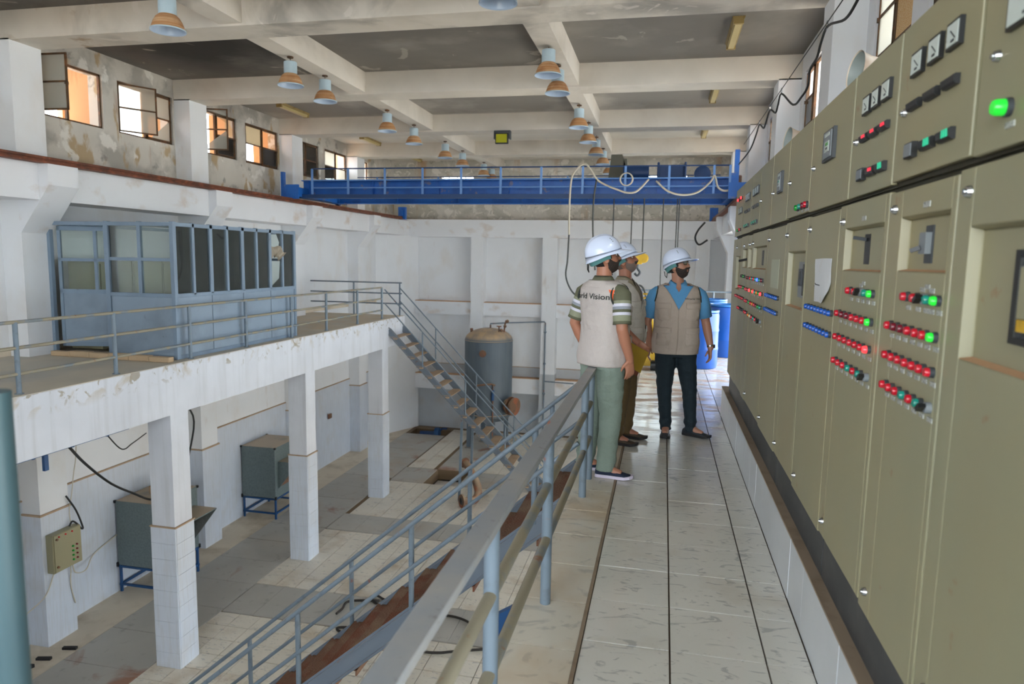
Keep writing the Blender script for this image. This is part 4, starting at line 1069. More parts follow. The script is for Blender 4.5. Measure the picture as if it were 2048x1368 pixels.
# ---------------------------------------------------------------- air coolers against the lower wall
def cooler(yf, label, duct=True):
    x0, x1, y0, y1, z0, z1 = -10.0, -9.08, yf, yf + 1.15, -4.31, -3.03
    t = thing('air_cooler', ((x0 + x1) / 2, (y0 + y1) / 2, ZL), label, 'air cooler')
    MB().box(x0, x1, y0, y1, z0, z1).build('casing', M_galv, t, bevel=.015)
    m = MB()
    for x in (x0, x1):
        for y in (y0, y1): m.box(x - .02, x + .02, y - .02, y + .02, z0 - .03, z0 + .05).box(x - .02, x + .02, y - .02, y + .02, z1 - .04, z1 + .006)
    m.build('corner_bracket', M_black, t)
    for x in (x0 + .03, x1 - .03):
        for y in (y0 + .03, y1 - .03): MB().box(x - .02, x + .02, y - .02, y + .02, ZL, z0).build('leg', M_bluesteel, t)
    m = MB()
    for z in (z0 - .03, ZL + .15):
        m.box(x0, x1, y0 + .01, y0 + .05, z - .02, z + .02).box(x0, x1, y1 - .05, y1 - .01, z - .02, z + .02).box(x0 + .01, x0 + .05, y0, y1, z - .02, z + .02).box(x1 - .05, x1 - .01, y0, y1, z - .02, z + .02)
    m.build('stand_rail', M_bluesteel, t)
    # sloping outlet hood on the hall side
    a = [(x1, y0 + .12, -3.42), (x1, y0 + .12, -4.1), (x1 + .52, y0 + .12, -3.42)]
    m = MB(); th = .02
    m.prism([(p[0], p[2]) for p in a], y0 + .12, y0 + .14, 'xz').prism([(p[0], p[2]) for p in a], y1 - .14, y1 - .12, 'xz').box(x1, x1 + .52, y0 + .12, y1 - .12, -3.42, -3.4)
    m.build('outlet_hood', M_galv, t)
    MB().box(x1 + .001, x1 + .02, y0 + .16, y1 - .16, -4.05, -3.45).build('outlet_opening', M_rustpipe, t)
    return t
cooler(10.85, 'galvanised air cooler on a blue stand behind the nearest column')
cooler(14.9, 'galvanised air cooler on a blue stand, farther one by the wall')
t = thing('cardboard_box', (-9.45, 11.45, -3.02), 'dusty cardboard box lying on top of the nearer air cooler', 'box')
MB().box(-9.62, -9.25, 11.3, 11.62, -3.02, -2.86).build('carton', M_cardboard, t, bevel=.01); MB().prism([(-9.6, -2.86), (-9.3, -2.86), (-9.34, -2.82), (-9.58, -2.83)], 11.32, 11.6, 'xz').build('lid', M_cardboard, t)

# control panel on the pilaster
t = thing('control_panel', (-9.58, 9.27, -3.58), 'beige control panel with push buttons hung on the nearest pilaster', 'control panel')
MB().box(-9.665, -9.53, 9.0, 9.56, -3.60, -2.95).build('casing', M_cab, t, bevel=.008)
MB().box(-9.528, -9.515, 9.02, 9.55, -3.59, -2.96).build('door', M_cab, t, bevel=.004)
for y in (9.11, 9.24, 9.37): MB().cyl((-9.515, y, -3.0), (-9.50, y, -3.0), .013, 10).build('indicator_lamp', LENS['r'], t)
for r in range(4):
    MB().cyl((-9.515, 9.37, -3.26 - .078 * r), (-9.495, 9.37, -3.26 - .078 * r), .017, 10).build('push_button', LENS['g'], t)
    MB().cyl((-9.515, 9.45, -3.255 - .078 * r), (-9.495, 9.45, -3.255 - .078 * r), .015, 10).build('push_button', LENS['d'], t)
for z in (-3.03, -3.5): MB().cyl((-9.515, 9.065, z), (-9.492, 9.065, z), .02, 10).build('hinge_lock', M_rustpipe, t)
def cable(name, pts, r, m, label, n=6):
    o = MB().tube(spline(pts, n), r, 7).build(name, m, smooth='all'); return tag(o, label, 'cable')
cable('panel_cable', [(-9.64, 9.42, -2.42), (-9.6, 9.56, -2.71), (-9.58, 9.66, -3.04), (-9.58, 9.63, -3.06), (-9.58, 9.56, -2.96), (-9.58, 9.46, -2.87), (-9.58, 9.39, -2.93)], .015, M_blackcable, 'thick black cable looping out of the top of the control panel')
cable('panel_wire', [(-9.62, 9.69, -1.0), (-9.63, 9.66, -1.75), (-9.64, 9.60, -2.08), (-9.64, 9.54, -2.4), (-9.64, 9.47, -2.68), (-9.6, 9.45, -2.95)], .008, M_whitecable, 'thin pale wire hanging down to the control panel')
cable('cooler_wire', [(-9.6, 9.43, -3.60), (-9.64, 9.52, -3.81), (-9.8, 9.9, -3.95), (-10.0, 10.3, -3.85), (-9.98, 10.84, -3.7)], .011, M_whitecable, 'pale cable sagging from the control panel to the nearer air cooler')
cable('loose_wire', [(-9.6, 9.40, -3.60), (-9.65, 9.42, -3.99), (-9.64, 9.48, -4.34)], .010, M_whitecable, 'short pale cable dangling below the control panel')
cable('side_wire', [(-9.62, 9.09, -3.60), (-9.66, 8.93, -3.95), (-9.85, 8.71, -4.2), (-10.0, 8.3, -4.45)], .010, M_whitecable, 'pale cable running from the control panel to the left wall')

# cable tray below the balcony
t = thing('cable_tray', (-7.85, 6, -.95), 'blue cable tray full of dusty cables below the balcony', 'cable tray')
for x in (-7.63, -8.05): MB().box(x - .015, x + .015, -2, 8.6, -.93, -.87).build('side_rail', M_bluesteel, t)
MB().beam((-7.63, 8.6, -.9), (-7.72, 9.2, -.74), .03, .05).beam((-8.05, 8.6, -.9), (-8.3, 9.6, -.8), .03, .05).build('end_rail', M_bluesteel, t)
for k in range(14): MB().box(-8.05, -7.63, .4 + .6 * k, .44 + .6 * k, -.945, -.92).build('rung', M_bluesteel, t)
m = MB()
for k in range(16):
    x = -8.0 + .022 * k
    m.tube(spline([(x, -2, -.89), (x + random.uniform(-.02, .02), 3, -.88), (x, 6, -.87 + random.uniform(0, .05)), (x, 8.4, -.88)], 4), .014, 6)
m.build('cable_bundle', M_blackcable, t)['kind'] = 'stuff'
MB().box(-7.64, -7.60, 7.14, 7.2, -1.13, -.93).build('hanger', M_bluesteel, t)
cable('tray_cable', [(-7.7, 7.6, -.92), (-8.3, 8.5, -1.5), (-8.9, 9.6, -2.2), (-9.25, 10.5, -2.71), (-9.35, 11.0, -3.0), (-9.3, 11.25, -3.01)], .02, M_blackcable, 'thick black cable hanging from the cable tray to the nearer air cooler')
cable('tray_wire', [(-7.75, 8.3, -.93), (-8.3, 9.2, -1.45), (-8.8, 10.0, -1.6), (-9.2, 10.8, -1.65)], .01, M_blackcable, 'thin dark wire sagging from the end of the cable tray')
cable('column_cable', [(-8.6, 10.6, -.8), (-8.9, 11.72, -1.5), (-9.1, 11.8, -2.4), (-9.3, 11.9, -3.02)], .018, M_blackcable, 'black cable hanging behind the nearest column')

# ---------------------------------------------------------------- pressure tank, pipes, pits
TX, TYY, TR = -5.75, 22.9, .82
t = thing('pressure_tank', (TX, TYY, ZL), 'tall dark grey pressure tank with a dusty domed top', 'tank')
pr = [(0, -3.95), (.4, -3.92), (.7, -3.83), (TR, -3.68)] + [(TR, -3.6), (TR, -1.12)] + [(TR * math.cos(a), -1.12 + .42 * math.sin(a)) for a in [i * math.pi / 16 for i in range(1, 9)]]
MB().lathe([(r, z + 0.0) for r, z in pr], (TX, TYY, 0), (0, 0, 1), 40).build('shell', M_tank, t, smooth=True)
MB().lathe([(TR + .004, -3.64), (TR + .016, -3.62), (TR + .004, -3.60)], (TX, TYY, 0), (0, 0, 1), 40).lathe([(TR + .002, -1.14), (TR + .012, -1.12), (TR + .002, -1.10)], (TX, TYY, 0), (0, 0, 1), 40).build('weld_band', M_tank, t, smooth=True)
for k in range(4):
    a = k * math.pi / 2 + .5
    x, y = TX + .66 * math.cos(a), TYY + .66 * math.sin(a)
    MB().box(x - .07, x + .07, y - .07, y + .07, ZL, -3.7).box(x - .12, x + .12, y - .12, y + .12, ZL, ZL + .02).build('leg', M_tank, t)
MB().lathe([(.085, 0), (.085, .05), (.12, .05), (.12, .08), (0, .085)], (TX + .02, TYY - TR, -1.48), (0, -1, 0), 18).build('side_port', M_rustpipe, t, smooth=True)
MB().lathe([(.2, 0), (.2, .14), (.31, .14), (.31, .20), (.18, .20), (.18, .30), (.31, .30), (.31, .37), (0, .37)], (TX + .74, TYY - .42, -3.25), (.85, -.4, -.05), 24).build('manhole_flange', M_rustpipe, t, smooth=True)
m = MB(); m.tube([(TX + .05, TYY, -.72), (TX + .05, TYY, -.60)], .03, 8).tube([(TX + .55, TYY - .1, -.82), (TX + .58, TYY - .1, -.55), (TX + .62, TYY - .1, -.42)], .028, 8).sphere((TX + .66, TYY - .1, -.45), .06).sphere((TX + .58, TYY - .1, -.62), .055)
m.tube([(TX + .42, TYY - .3, -.86), (TX + .42, TYY - .3, -.60)], .025, 8).tube([(TX + .34, TYY - .3, -.61), (TX + .5, TYY - .3, -.61)], .02, 8).sphere((TX + .5, TYY - .3, -.74), .06).tube([(TX - .55, TYY - .2, -.9), (TX - .56, TYY - .2, -.72)], .05, 8)
m.build('top_valve', M_rustpipe, t, smooth=True)
m = MB(); m.tube([(TX - .22, TYY - .80, -2.58), (TX + .1, TYY - .86, -2.52), (TX + .32, TYY - .80, -2.5), (TX + .42, TYY - .74, -2.55)], .03, 8).tube([(TX - .2, TYY - .82, -2.58), (TX - .2, TYY - .82, -3.2)], .016, 8).tube([(TX + .36, TYY - .78, -2.5), (TX + .36, TYY - .78, -4.3)], .02, 8)
m.build('gauge_pipe', M_rustpipe, t, smooth=True)
MB().cyl((TX + .36, TYY - .8, -2.7), (TX + .36, TYY - .8, -3.05), .05, 10).build('gauge_cylinder', M_bluesteel, t, smooth=True)
t2 = MB().tube([(-5.70, 22.9, -.62), (-5.70, 22.9, -.56), (-5.2, 23.6, -.57), (-4.12, 24.53, -.58), (-4.08, 24.55, -.62), (-4.08, 24.55, -4.8)], .024, 8)
for z in (-.95, -2.1, -3.2): t2.sphere((-4.08, 24.55, z), .05)
t2.tube([(-4.08, 24.55, -2.75), (-3.0, 24.55, -2.78)], .022, 8)
tag(t2.build('water_pipe', M_rail, smooth=True), 'thin grey pipe from the tank top down the back wall column', 'pipe')
t = thing('pipe_bend', (-4.85, 17.3, ZL), 'rusty cast iron pipe bend with flanged ends on the floor by the stair', 'pipe')
pts = spline([(-5.15, 18.0, -3.98), (-5.0, 17.8, -4.02), (-4.75, 17.55, -4.25), (-4.6, 17.4, -4.55), (-4.66, 17.2, -4.72), (-4.9, 16.95, -4.68)], 5)
MB().tube(pts, .105, 12).build('bend', M_rustpipe, t, smooth=True)
MB().lathe([(.10, 0), (.18, 0), (.18, .05), (.10, .05)], pts[-1], (-.75, -.66, .05), 20).build('flange', M_rustpipe, t, smooth=True)
MB().lathe([(.10, .052), (0, .03)], pts[-1], (-.75, -.66, .05), 20).build('bore', M_black, t)
MB().lathe([(.10, 0), (.15, 0), (.15, .04), (0, .04)], pts[0], (-.75, .6, .25), 20).build('flange', M_rustpipe, t, smooth=True)
t = thing('pit_motor', (-8.3, 24.2, ZL - .95), 'dark blue pump motor standing in the far open pit', 'motor')
MB().cyl((-8.65, 24.1, ZL - .12), (-8.1, 24.2, ZL - .12), .17, 14).build('motor_body', M_cranedark, t, smooth=True)
MB().lathe([(.0, 0), (.25, 0), (.25, .16), (.1, .2), (0, .2)], (-8.1, 24.2, ZL - .06), (1, .1, 0), 18).build('pump_casing', M_bluesteel, t, smooth=True)
MB().tube([(-8.0, 24.25, ZL), (-7.85, 24.3, ZL + .14), (-7.7, 24.4, ZL + .12)], .035, 8).build('outlet_pipe', M_cranedark, t)
MB().box(-8.75, -7.8, 24.0, 24.35, ZL - .95, ZL - .28).build('pump_base', M_debris, t)
tag(MB().box(-9.98, -9.94, 19.42, 19.6, -3.38, -3.24).build('junction_box', M_rustpipe), 'small rusty junction box on the far lower wall', 'box')
# floor cables and scraps
FC = mat('dark_floor_cable', C(44, 38, 32), .7, var=0)
def flat(name, pts, label): return cable(name, [(x, y, ZL + .028) for x, y in pts], .022, FC, label)
flat('floor_cable', [(-4.3, 11.55), (-4.6, 11.66), (-4.79, 11.72), (-4.96, 11.77), (-5.15, 11.88), (-5.21, 11.79), (-5.08, 11.62), (-4.98, 11.57)], 'dark looped cable on the trench plates beyond the rusty stair')
flat('floor_cable', [(-5.0, 11.7), (-5.54, 11.54), (-5.55, 11.24), (-5.57, 11.05)], 'short straight dark cable on the trench plates')
flat('floor_cable', [(-4.6, 10.42), (-5.11, 10.48), (-5.28, 10.53), (-5.32, 10.62), (-5.13, 10.67), (-4.7, 10.66)], 'small looped cable on the near cream tiles beside the stair')
flat('floor_cable', [(-2.9, 11.1), (-3.11, 11.32), (-3.36, 11.45), (-3.65, 11.48), (-4.1, 11.42)], 'dark curved cable seen below the rusty stair')
flat('floor_cable', [(-4.5, 10.3), (-4.05, 10.3), (-3.69, 10.26), (-3.37, 10.3), (-3.13, 10.40), (-2.5, 10.65)], 'long dark cable on the tiles below the rusty stair')
for (x, y), l in (((-9.55, 8.6), 'black scrap of rubber near the control panel'), ((-9.4, 8.95), 'second black scrap on the floor below the control panel')):
    tag(MB().beam((x, y, ZL + .02), (x + .22, y + .05, ZL + .025), .06, .04).build('rubber_scrap', M_debris), l, 'scrap')
tag(MB().prism([(0 - 9.6, 8.25), (-9.45, 8.3), (-9.4, 8.42), (-9.55, 8.4)], ZL + .003, ZL + .06).build('metal_scrap', M_debris), 'dark crumpled scrap near the foot of the first pilaster', 'scrap')

# ---------------------------------------------------------------- pendant lamps
def lamp_proto():
    r = bpy.data.objects.new('pendant_lamp', None); COL.objects.link(r); r.empty_display_size = .2
    MB().lathe([(.196, 0), (.200, .006), (.194, .012), (.182, .05), (.165, .10), (.135, .15), (.105, .175), (.103, .18)], (0, 0, 0), (0, 0, 1), 28, 0).build('shade', M_lampbell, r, smooth=True, local=True)
    MB().lathe([(.205, -.006), (.205, .010), (.196, .012)], (0, 0, 0), (0, 0, 1), 28).build('rim', M_lampblue, r, smooth=True, local=True)
    MB().lathe([(.204, -.006), (.19, .004), (.178, .05), (.16, .10), (.13, .148), (.09, .172), (0, .175)], (0, 0, 0), (0, 0, 1), 28).build('reflector', M_lampin, r, smooth=True, local=True)
    MB().lathe([(.100, .175), (.104, .18), (.102, .36), (.09, .368), (0, .372)], (0, 0, 0), (0, 0, 1), 24).build('housing', M_lampblue, r, smooth=True, local=True)
    MB().lathe([(0, .09), (.03, .095), (.045, .12), (.03, .16), (0, .165)], (0, 0, 0), (0, 0, 1), 14).build('bulb', M_meter, r, smooth=True, local=True)
    MB().tube([(0, 0, .37), (0, 0, .48)], .006, 6).cyl((0, 0, .425), (0, 0, .447), .05, 10).build('hook', M_winframe, r, local=True)
    return r
LP = lamp_proto()
L1 = [(7.69, 4.33), (10.53, 4.36), (11.70, 4.365), (14.53, 4.35), (16.18, 4.345), (18.62, 4.36), (20.3, 4.36), (22.8, 4.37), (23.9, 4.36)]
L2 = [(7.44, 4.33), (10.66, 4.40), (11.6, 4.35), (14.5, 4.335), (16.3, 4.33), (18.2, 4.33), (20.2, 4.35), (22.4, 4.35)]
ORD = ['first', 'second', 'third', 'fourth', 'fifth', 'sixth', 'seventh', 'eighth', 'ninth']
first = True
for rowi, (x, ls) in enumerate(((-5.98, L1), (-1.82, L2))):
    for k, (y, z) in enumerate(ls):
        o = LP if first else copy_tree(LP, (x, y, z)); o.location = (x, y, z); first = False
        tag(o, '%s dusty orange pendant lamp from the front in the %s row' % (ORD[k], ('left', 'right')[rowi]), 'lamp', 'pendant lamps under the ceiling ribs')
# fluorescent fittings on the ceiling
FP = None
for k, (x, y) in enumerate(((.9, 11.55), (.87, 15.5), (.92, 19.95), (-8.95, 15.85), (-8.9, 20.3), (-8.87, 24.0))):
    r = bpy.data.objects.new('tube_light', None) if FP is None else None
    if FP is None:
        FP = r; COL.objects.link(r)
        MB().prism([(-.09, 0), (.09, 0), (.07, -.05), (-.07, -.05)], -.65, .65, 'xz').build('fitting', M_tubecase, r, local=True)
        MB().prism([(-.06, -.05), (.06, -.05), (.045, -.10), (-.045, -.10)], -.62, .62, 'xz').build('diffuser', M_tubeglass, r, local=True)
        MB().box(-.07, .07, -.65, -.60, -.105, -.045).build('end_cap', M_tubecase, r, local=True); MB().box(-.07, .07, .60, .65, -.105, -.045).build('end_cap', M_tubecase, r, local=True)
    else: r = copy_tree(FP, (x, y, ZC - .002))
    r.location = (x, y, ZC - .002)
    tag(r, ['yellowed tube light on the ceiling, nearest above the switchboards', 'yellowed tube light on the ceiling, second above the switchboards', 'small far tube light on the ceiling above the switchboards', 'yellowed tube light on the ceiling, above the open window left of the crane', 'yellowed tube light on the ceiling, second along the left wall', 'farthest tube light on the ceiling by the left wall'][k], 'light', 'tube lights on the ceiling')
t = thing('flood_light', (-4.0, 17.02, 4.55), 'square black flood light with yellow glass on a ceiling beam', 'light')
MB().box(-4.15, -3.83, 16.86, 16.95, 4.43, 4.68).build('housing', M_black, t, bevel=.01); MB().box(-4.125, -3.855, 16.85, 16.862, 4.455, 4.655).build('glass', M_flood, t)
MB().box(-4.19, -4.16, 16.88, 17.06, 4.55, 4.72).box(-3.82, -3.79, 16.88, 17.06, 4.55, 4.72).box(-4.19, -3.79, 16.9, 17.06, 4.70, 4.75).build('bracket', M_dkgrey, t)

# ---------------------------------------------------------------- overhead crane
t = thing('overhead_crane', (-4, 17.5, 3.07), 'blue double girder overhead crane spanning the hall on two rails', 'crane')
def girder(y, z0, z1, name):
    m = MB(); m.box(-9.2, 1.5, y - .006, y + .006, z0, z1).box(-9.2, 1.3, y - .12, y + .12, z1 - .02, z1).box(-9.2, 1.5, y - .12, y + .12, z0, z0 + .02)
    x = -9.0
    while x < 1.3: m.box(x - .004, x + .004, y - .1, y + .1, z0, z1); x += 1.75
    return m.build(name, M_crane, t)
girder(16.75, 3.16, 3.56, 'girder'); girder(18.4, 3.10, 3.5, 'girder')
MB().box(-9.3, 1.42, 16.35, 16.66, 3.10, 3.16).build('walkway_plate', M_cranedark, t)
MB().box(-9.3, 1.42, 16.33, 16.36, 3.085, 3.18).build('toe_beam', M_cranedark, t)
for s_, x in ((1, -9.18), (-1, 1.5)):
    MB().box(x - .16, x + .16, 16.1, 18.9, 3.12, 3.34).box(x - .2, x + .2, 16.08, 16.12, 3.05, 3.4).build('end_carriage', M_crane, t)
    for y in (16.35, 18.65): MB().cyl((x - .05, y, 3.155), (x + .05, y, 3.155), .09, 16).build('wheel', M_cranedark, t, smooth=True)
MB().box(-9.5, -9.42, 16.15, 16.25, 3.1, 3.72).build('end_post', M_crane, t)
MB().box(1.44, 1.54, 16.5, 16.62, 3.2, 4.16).box(1.34, 1.44, 16.5, 16.62, 3.2, 3.65).build('end_post', M_crane, t)
MB().box(1.38, 1.62, 16.62, 16.9, 3.25, 3.62).build('drive_motor', M_rustpipe, t, bevel=.03)
xs = [-8.75 + .975 * k for k in range(11)] + [1.34]
for z in (3.81, 3.545, 3.36): MB().cyl((-8.75, 16.36, z - (.0 if z > 3.6 else .02)), (1.34, 16.36, z - .01), .016, 8).build('guard_rail', M_cranelight if z < 3.8 else M_cranedark, t)
for x in xs: MB().box(x - .025, x + .025, 16.345, 16.375, 3.16, 3.81).build('guard_post', M_cranelight, t)
for z in (3.86,): MB().cyl((-8.6, 18.7, z), (1.3, 18.7, z), .014, 6).build('guard_rail', M_cranedark, t)
for k in range(6): MB().box(-8.0 + 1.8 * k - .02, -8.0 + 1.8 * k + .02, 18.68, 18.72, 3.5, 3.86).build('guard_post', M_cranelight, t)
# hoist trolley
h = thing('hoist_trolley', (-.2, 17.6, 3.56), 'dusty hoist trolley with motors and drum on top of the crane', 'hoist')
MB().box(-1.45, 1.0, 17.0, 18.2, 3.52, 3.6).build('trolley_frame', M_cranedark, h)
MB().prism([(-1.42, 3.6), (-1.05, 3.6), (-1.0, 3.9), (-1.1, 4.2), (-1.36, 4.2)], 17.3, 17.7, 'xz').box(-1.06, -.98, 17.3, 17.6, 3.75, 4.1).build('gear_case', mat('dusty_green_grey_casing', C(96, 92, 78), .6), h)
MB().cyl((-1.05, 17.2, 3.75), (-.45, 17.2, 3.75), .17, 16).build('small_motor', M_cranedark, h, smooth=True)
MB().box(-.22, .38, 17.15, 17.7, 3.62, 3.93).box(-.26, -.2, 17.1, 17.75, 3.6, 3.99).box(.36, .42, 17.1, 17.75, 3.6, 3.99).build('rope_drum_case', M_cranedark, h, bevel=.03)
MB().lathe([(0, 0), (.19, 0), (.19, .12), (.1, .16), (0, .16)], (.78, 17.2, 3.70), (0, -1, 0), 20).build('brake_motor', M_cranedark, h, smooth=True)
cab_pts = [[(-2.2, 16.3, 2.24), (-2.21, 16.3, 2.81), (-2.18, 16.3, 3.5), (-2.05, 16.3, 3.75), (-1.88, 16.3, 3.85), (-1.74, 16.3, 3.72), (-1.58, 16.3, 3.49), (-1.35, 16.3, 3.36), (-1.12, 16.3, 3.27), (-.89, 16.3, 3.2), (-.67, 16.3, 3.24), (-.42, 16.3, 3.5)],
           [(-.26, 16.3, 3.46), (0, 16.3, 3.24), (.33, 16.3, 3.15), (.66, 16.3, 3.21), (.92, 16.3, 3.43), (1.0, 16.3, 3.57), (1.04, 16.3, 3.48), (1.09, 16.3, 3.32), (1.23, 16.3, 3.24), (1.46, 16.3, 3.29)]]
cable('festoon_cable', cab_pts[0], .022, M_whitecable, 'pale cable draped over the crane guard rail and hanging below it', 5)
cable('festoon_cable', cab_pts[1], .022, M_whitecable, 'pale cable sagging along the right end of the crane', 5)
cable('hanging_cable', [(-2.2, 16.3, 2.26), (-2.22, 16.3, 1.65), (-2.25, 16.3, 1.3), (-2.15, 16.3, 1.01), (-1.97, 16.3, .82), (-1.6, 16.3, .73)], .02, M_rope, 'grey cable hanging from the crane and curling left of the men', 5)
cable('hanging_cable', [(-1.6, 16.3, 3.5), (-1.65, 16.3, 3.04), (-1.65, 16.3, 2.36), (-1.57, 16.3, 1.43)], .02, M_rope, 'grey cable hanging from the crane behind the left man', 4)
cable('coiled_cable', [(-.92 + .14 * math.cos(a) * (1 + .06 * math.sin(a * .37)), 16.28, 3.5 + .14 * math.sin(a)) for a in [i * .5 for i in range(40)]], .013, M_whitecable, 'coil of pale cable hung on the crane guard rail', 2)
for x, l in ((-1.28, 'first thin hoist rope from the left below the crane'), (-.83, 'second thin hoist rope from the left below the crane'), (-.08, 'dark hoist rope above the right man'), (.25, 'left rope of the pair above the right man'), (.30, 'right rope of the pair above the right man')):
    tag(MB().cyl((x, 17.6, .9 if x > -.5 else 1.4), (x, 17.6, 3.53), .014, 6).build('hoist_rope', M_rope), l, 'rope')
t = thing('hook_block', (-.64, 17.5, 1.55), 'yellow hook block with a dark hook hanging behind the middle man', 'hook')
MB().box(-.77, -.53, 17.42, 17.6, 1.58, 1.88).build('block', M_yellow, t, bevel=.03); MB().cyl((-.52, 17.41, 1.73), (-.5, 17.6, 1.73), .12, 14).build('sheave', M_yellow, t)
MB().tube(spline([(-.64, 17.5, 1.58), (-.64, 17.5, 1.48), (-.58, 17.5, 1.38), (-.64, 17.5, 1.3), (-.71, 17.5, 1.36)], 5), .028, 8).build('hook', M_dkgrey, t, smooth=True)
MB().cyl((-.54, 17.5, 1.88), (-.54, 17.5, 3.53), .016, 6).build('rope', M_rope, t)

# right hand festoon along the wall
t = thing('festoon_line', (1.6, 11, 4.25), 'black cable looped on rings along a stretched wire above the cabinets', 'cable')
MB().cyl((1.6, 5.0, 4.25), (1.6, 16.4, 4.25), .007, 6).build('wire', M_rope, t)
MB().tube(spline([(1.6, 6.3, 4.22), (1.6, 6.8, 4.12), (1.6, 7.09, 4.04), (1.6, 7.53, 4.02), (1.6, 8.3, 4.2), (1.6, 8.62, 4.12), (1.6, 8.79, 4.01), (1.6, 9.17, 3.97), (1.6, 9.24, 3.8), (1.6, 9.6, 3.76), (1.6, 10.22, 3.79), (1.6, 11.32, 4.18), (1.6, 11.62, 4.08), (1.6, 11.84, 4.01), (1.6, 12.49, 4.18), (1.6, 12.96, 4.05), (1.6, 13.2, 4.02), (1.6, 13.8, 4.19), (1.6, 14.26, 4.08), (1.55, 14.7, 3.87), (1.5, 16.2, 3.8)], 5), .014, 7).build('cable', M_blackcable, t, smooth='all')
for y in (8.36, 11.35, 12.51, 13.82):
    MB().tube([(1.6, y + .045 * math.cos(a), 4.225 + .045 * math.sin(a)) for a in [i * math.pi / 6 for i in range(12)]], .005, 5, closed=True).build('ring', M_chrome, t)
cable('corner_cable', [(1.2, 22.9, 2.9), (1.0, 22.9, 2.65), (.92, 22.9, 2.4), (1.05, 22.9, 2.2), (1.3, 22.9, 2.35)], .03, M_blackcable, 'black cable looping at the far right corbel')

# ---------------------------------------------------------------- barrels at the far end of the walkway
def drum(x, y, label, h=.92, r=.29, m_=M_blue):
    t = thing('blue_barrel', (x, y, 0), label, 'barrel')
    pf = [(0, .012), (r * .9, 0), (r * .96, .01), (r, .05), (r, h * .30), (r * 1.02, h * .32), (r * 1.02, h * .35), (r, h * .37), (r, h * .62), (r * 1.02, h * .64), (r * 1.02, h * .67), (r, h * .69), (r, h * .9), (r * .97, h * .95), (r * .9, h * .965)]
    MB().lathe(pf, (x, y, 0), (0, 0, 1), 32).build('body', m_, t, smooth=True)
    MB().lathe([(r * .9, h * .96), (r * .99, h * .965), (r * .99, h), (r * .93, h), (r * .9, h * .975), (0, h * .975)], (x, y, 0), (0, 0, 1), 32).build('lid', M_bluelight, t, smooth=True)
    MB().cyl((x + r * .5, y - .05, h * .975), (x + r * .5, y - .05, h * .995), .035, 12).build('bung', M_bluelight, t)
drum(.60, 11.4, 'blue plastic barrel behind the right man, nearest of three')
drum(1.13, 12.9, 'tall blue barrel beside the cabinet row end', .93, .31)
drum(.98, 14.6, 'lighter blue barrel at the back of the three', .93, .3, M_bluelight)
# pallet truck with a leaning blue board
t = thing('pallet_truck', (-.15, 11.2, 0), 'yellow pallet truck standing on the walkway behind the right man', 'pallet truck')
MB().box(-.28, -.16, 10.9, 11.9, .07, .12).box(0, .12, 10.9, 11.9, .07, .12).box(-.28, .12, 10.82, 10.95, .06, .3).build('fork_frame', M_yellow, t, bevel=.01)
for x in (-.22, .06): MB().cyl((x - .03, 11.78, .04), (x + .03, 11.78, .04), .04, 10).build('roller', M_black, t)
MB().cyl((-.14, 10.78, .08), (-.02, 10.78, .08), .08, 14).build('steer_wheel', M_black, t)
MB().tube([(-.08, 10.8, .3), (-.16, 10.66, .9), (-.2, 10.6, 1.15)], .02, 8).tube([(-.3, 10.6, 1.18), (-.1, 10.6, 1.18), (-.1, 10.6, 1.12), (-.3, 10.6, 1.12)], .014, 6, closed=True).build('tow_handle', M_yellow, t)
m = MB(); m.beam((-.22, 11.3, .135), (.16, 11.35, .93), .03, .5, (0, 1, 0))
tag(m.build('blue_board', mat('bright_blue_board', C(26, 48, 190), .4), bevel=.01), 'bright blue board leaning on the pallet truck', 'board')
m = MB(); m.tube([(-.33, 12.3, 0.01), (-.33, 12.3, .75)], .03, 10)
o = thing('striped_post', (-.33, 12.3, 0), 'short yellow and black striped post behind the middle man', 'post')
for k in range(8): MB().cyl((-.33, 12.3, .005 + .1 * k), (-.33, 12.3, .105 + .1 * k), .03, 10).build('stripe', (M_yellow, M_black)[k % 2], o)
cable('hose_loop', [(-.42 + .13 * math.cos(a), 12.5, .98 + .26 * math.sin(a)) for a in [i * .42 for i in range(16)]], .018, M_rope, 'grey hose looped over the far railing between the men', 3)
# ---------------------------------------------------------------- people
from mathutils import noise as NZ
def remeshed(name, mb, voxel, m, parent, smooth=3, fac=.5, wrinkle=0.0):
    me = bpy.data.meshes.new('tmp'); me.from_pydata(mb.v, [], mb.f); me.update()
    o = bpy.data.objects.new('tmp', me); COL.objects.link(o)
    fix_normals(o)
    r = o.modifiers.new('r', 'REMESH'); r.mode = 'VOXEL'; r.voxel_size = voxel; r.use_smooth_shade = True
    if smooth:
        q = o.modifiers.new('s', 'SMOOTH'); q.iterations = smooth; q.factor = fac
    dg = bpy.context.evaluated_depsgraph_get(); dg.update()
    nm = bpy.data.meshes.new_from_object(o.evaluated_get(dg))
    bpy.data.objects.remove(o); bpy.data.meshes.remove(me)
    nm.name = name
    if wrinkle:
        for v in nm.vertices:
            c = v.co; f = NZ.noise((c.x * 7 + c.z * 3, c.y * 7, c.z * 16)) + .6 * NZ.noise((c.x * 14, c.y * 14 + c.z * 8, c.z * 30 + 5))
            v.co = c + v.normal * (f * wrinkle)
        nm.update()
    nm.materials.clear(); nm.materials.append(m)
    nm.polygons.foreach_set('use_smooth', [True] * len(nm.polygons))
    n = bpy.data.objects.new(name, nm); COL.objects.link(n); n.parent = parent
    return n
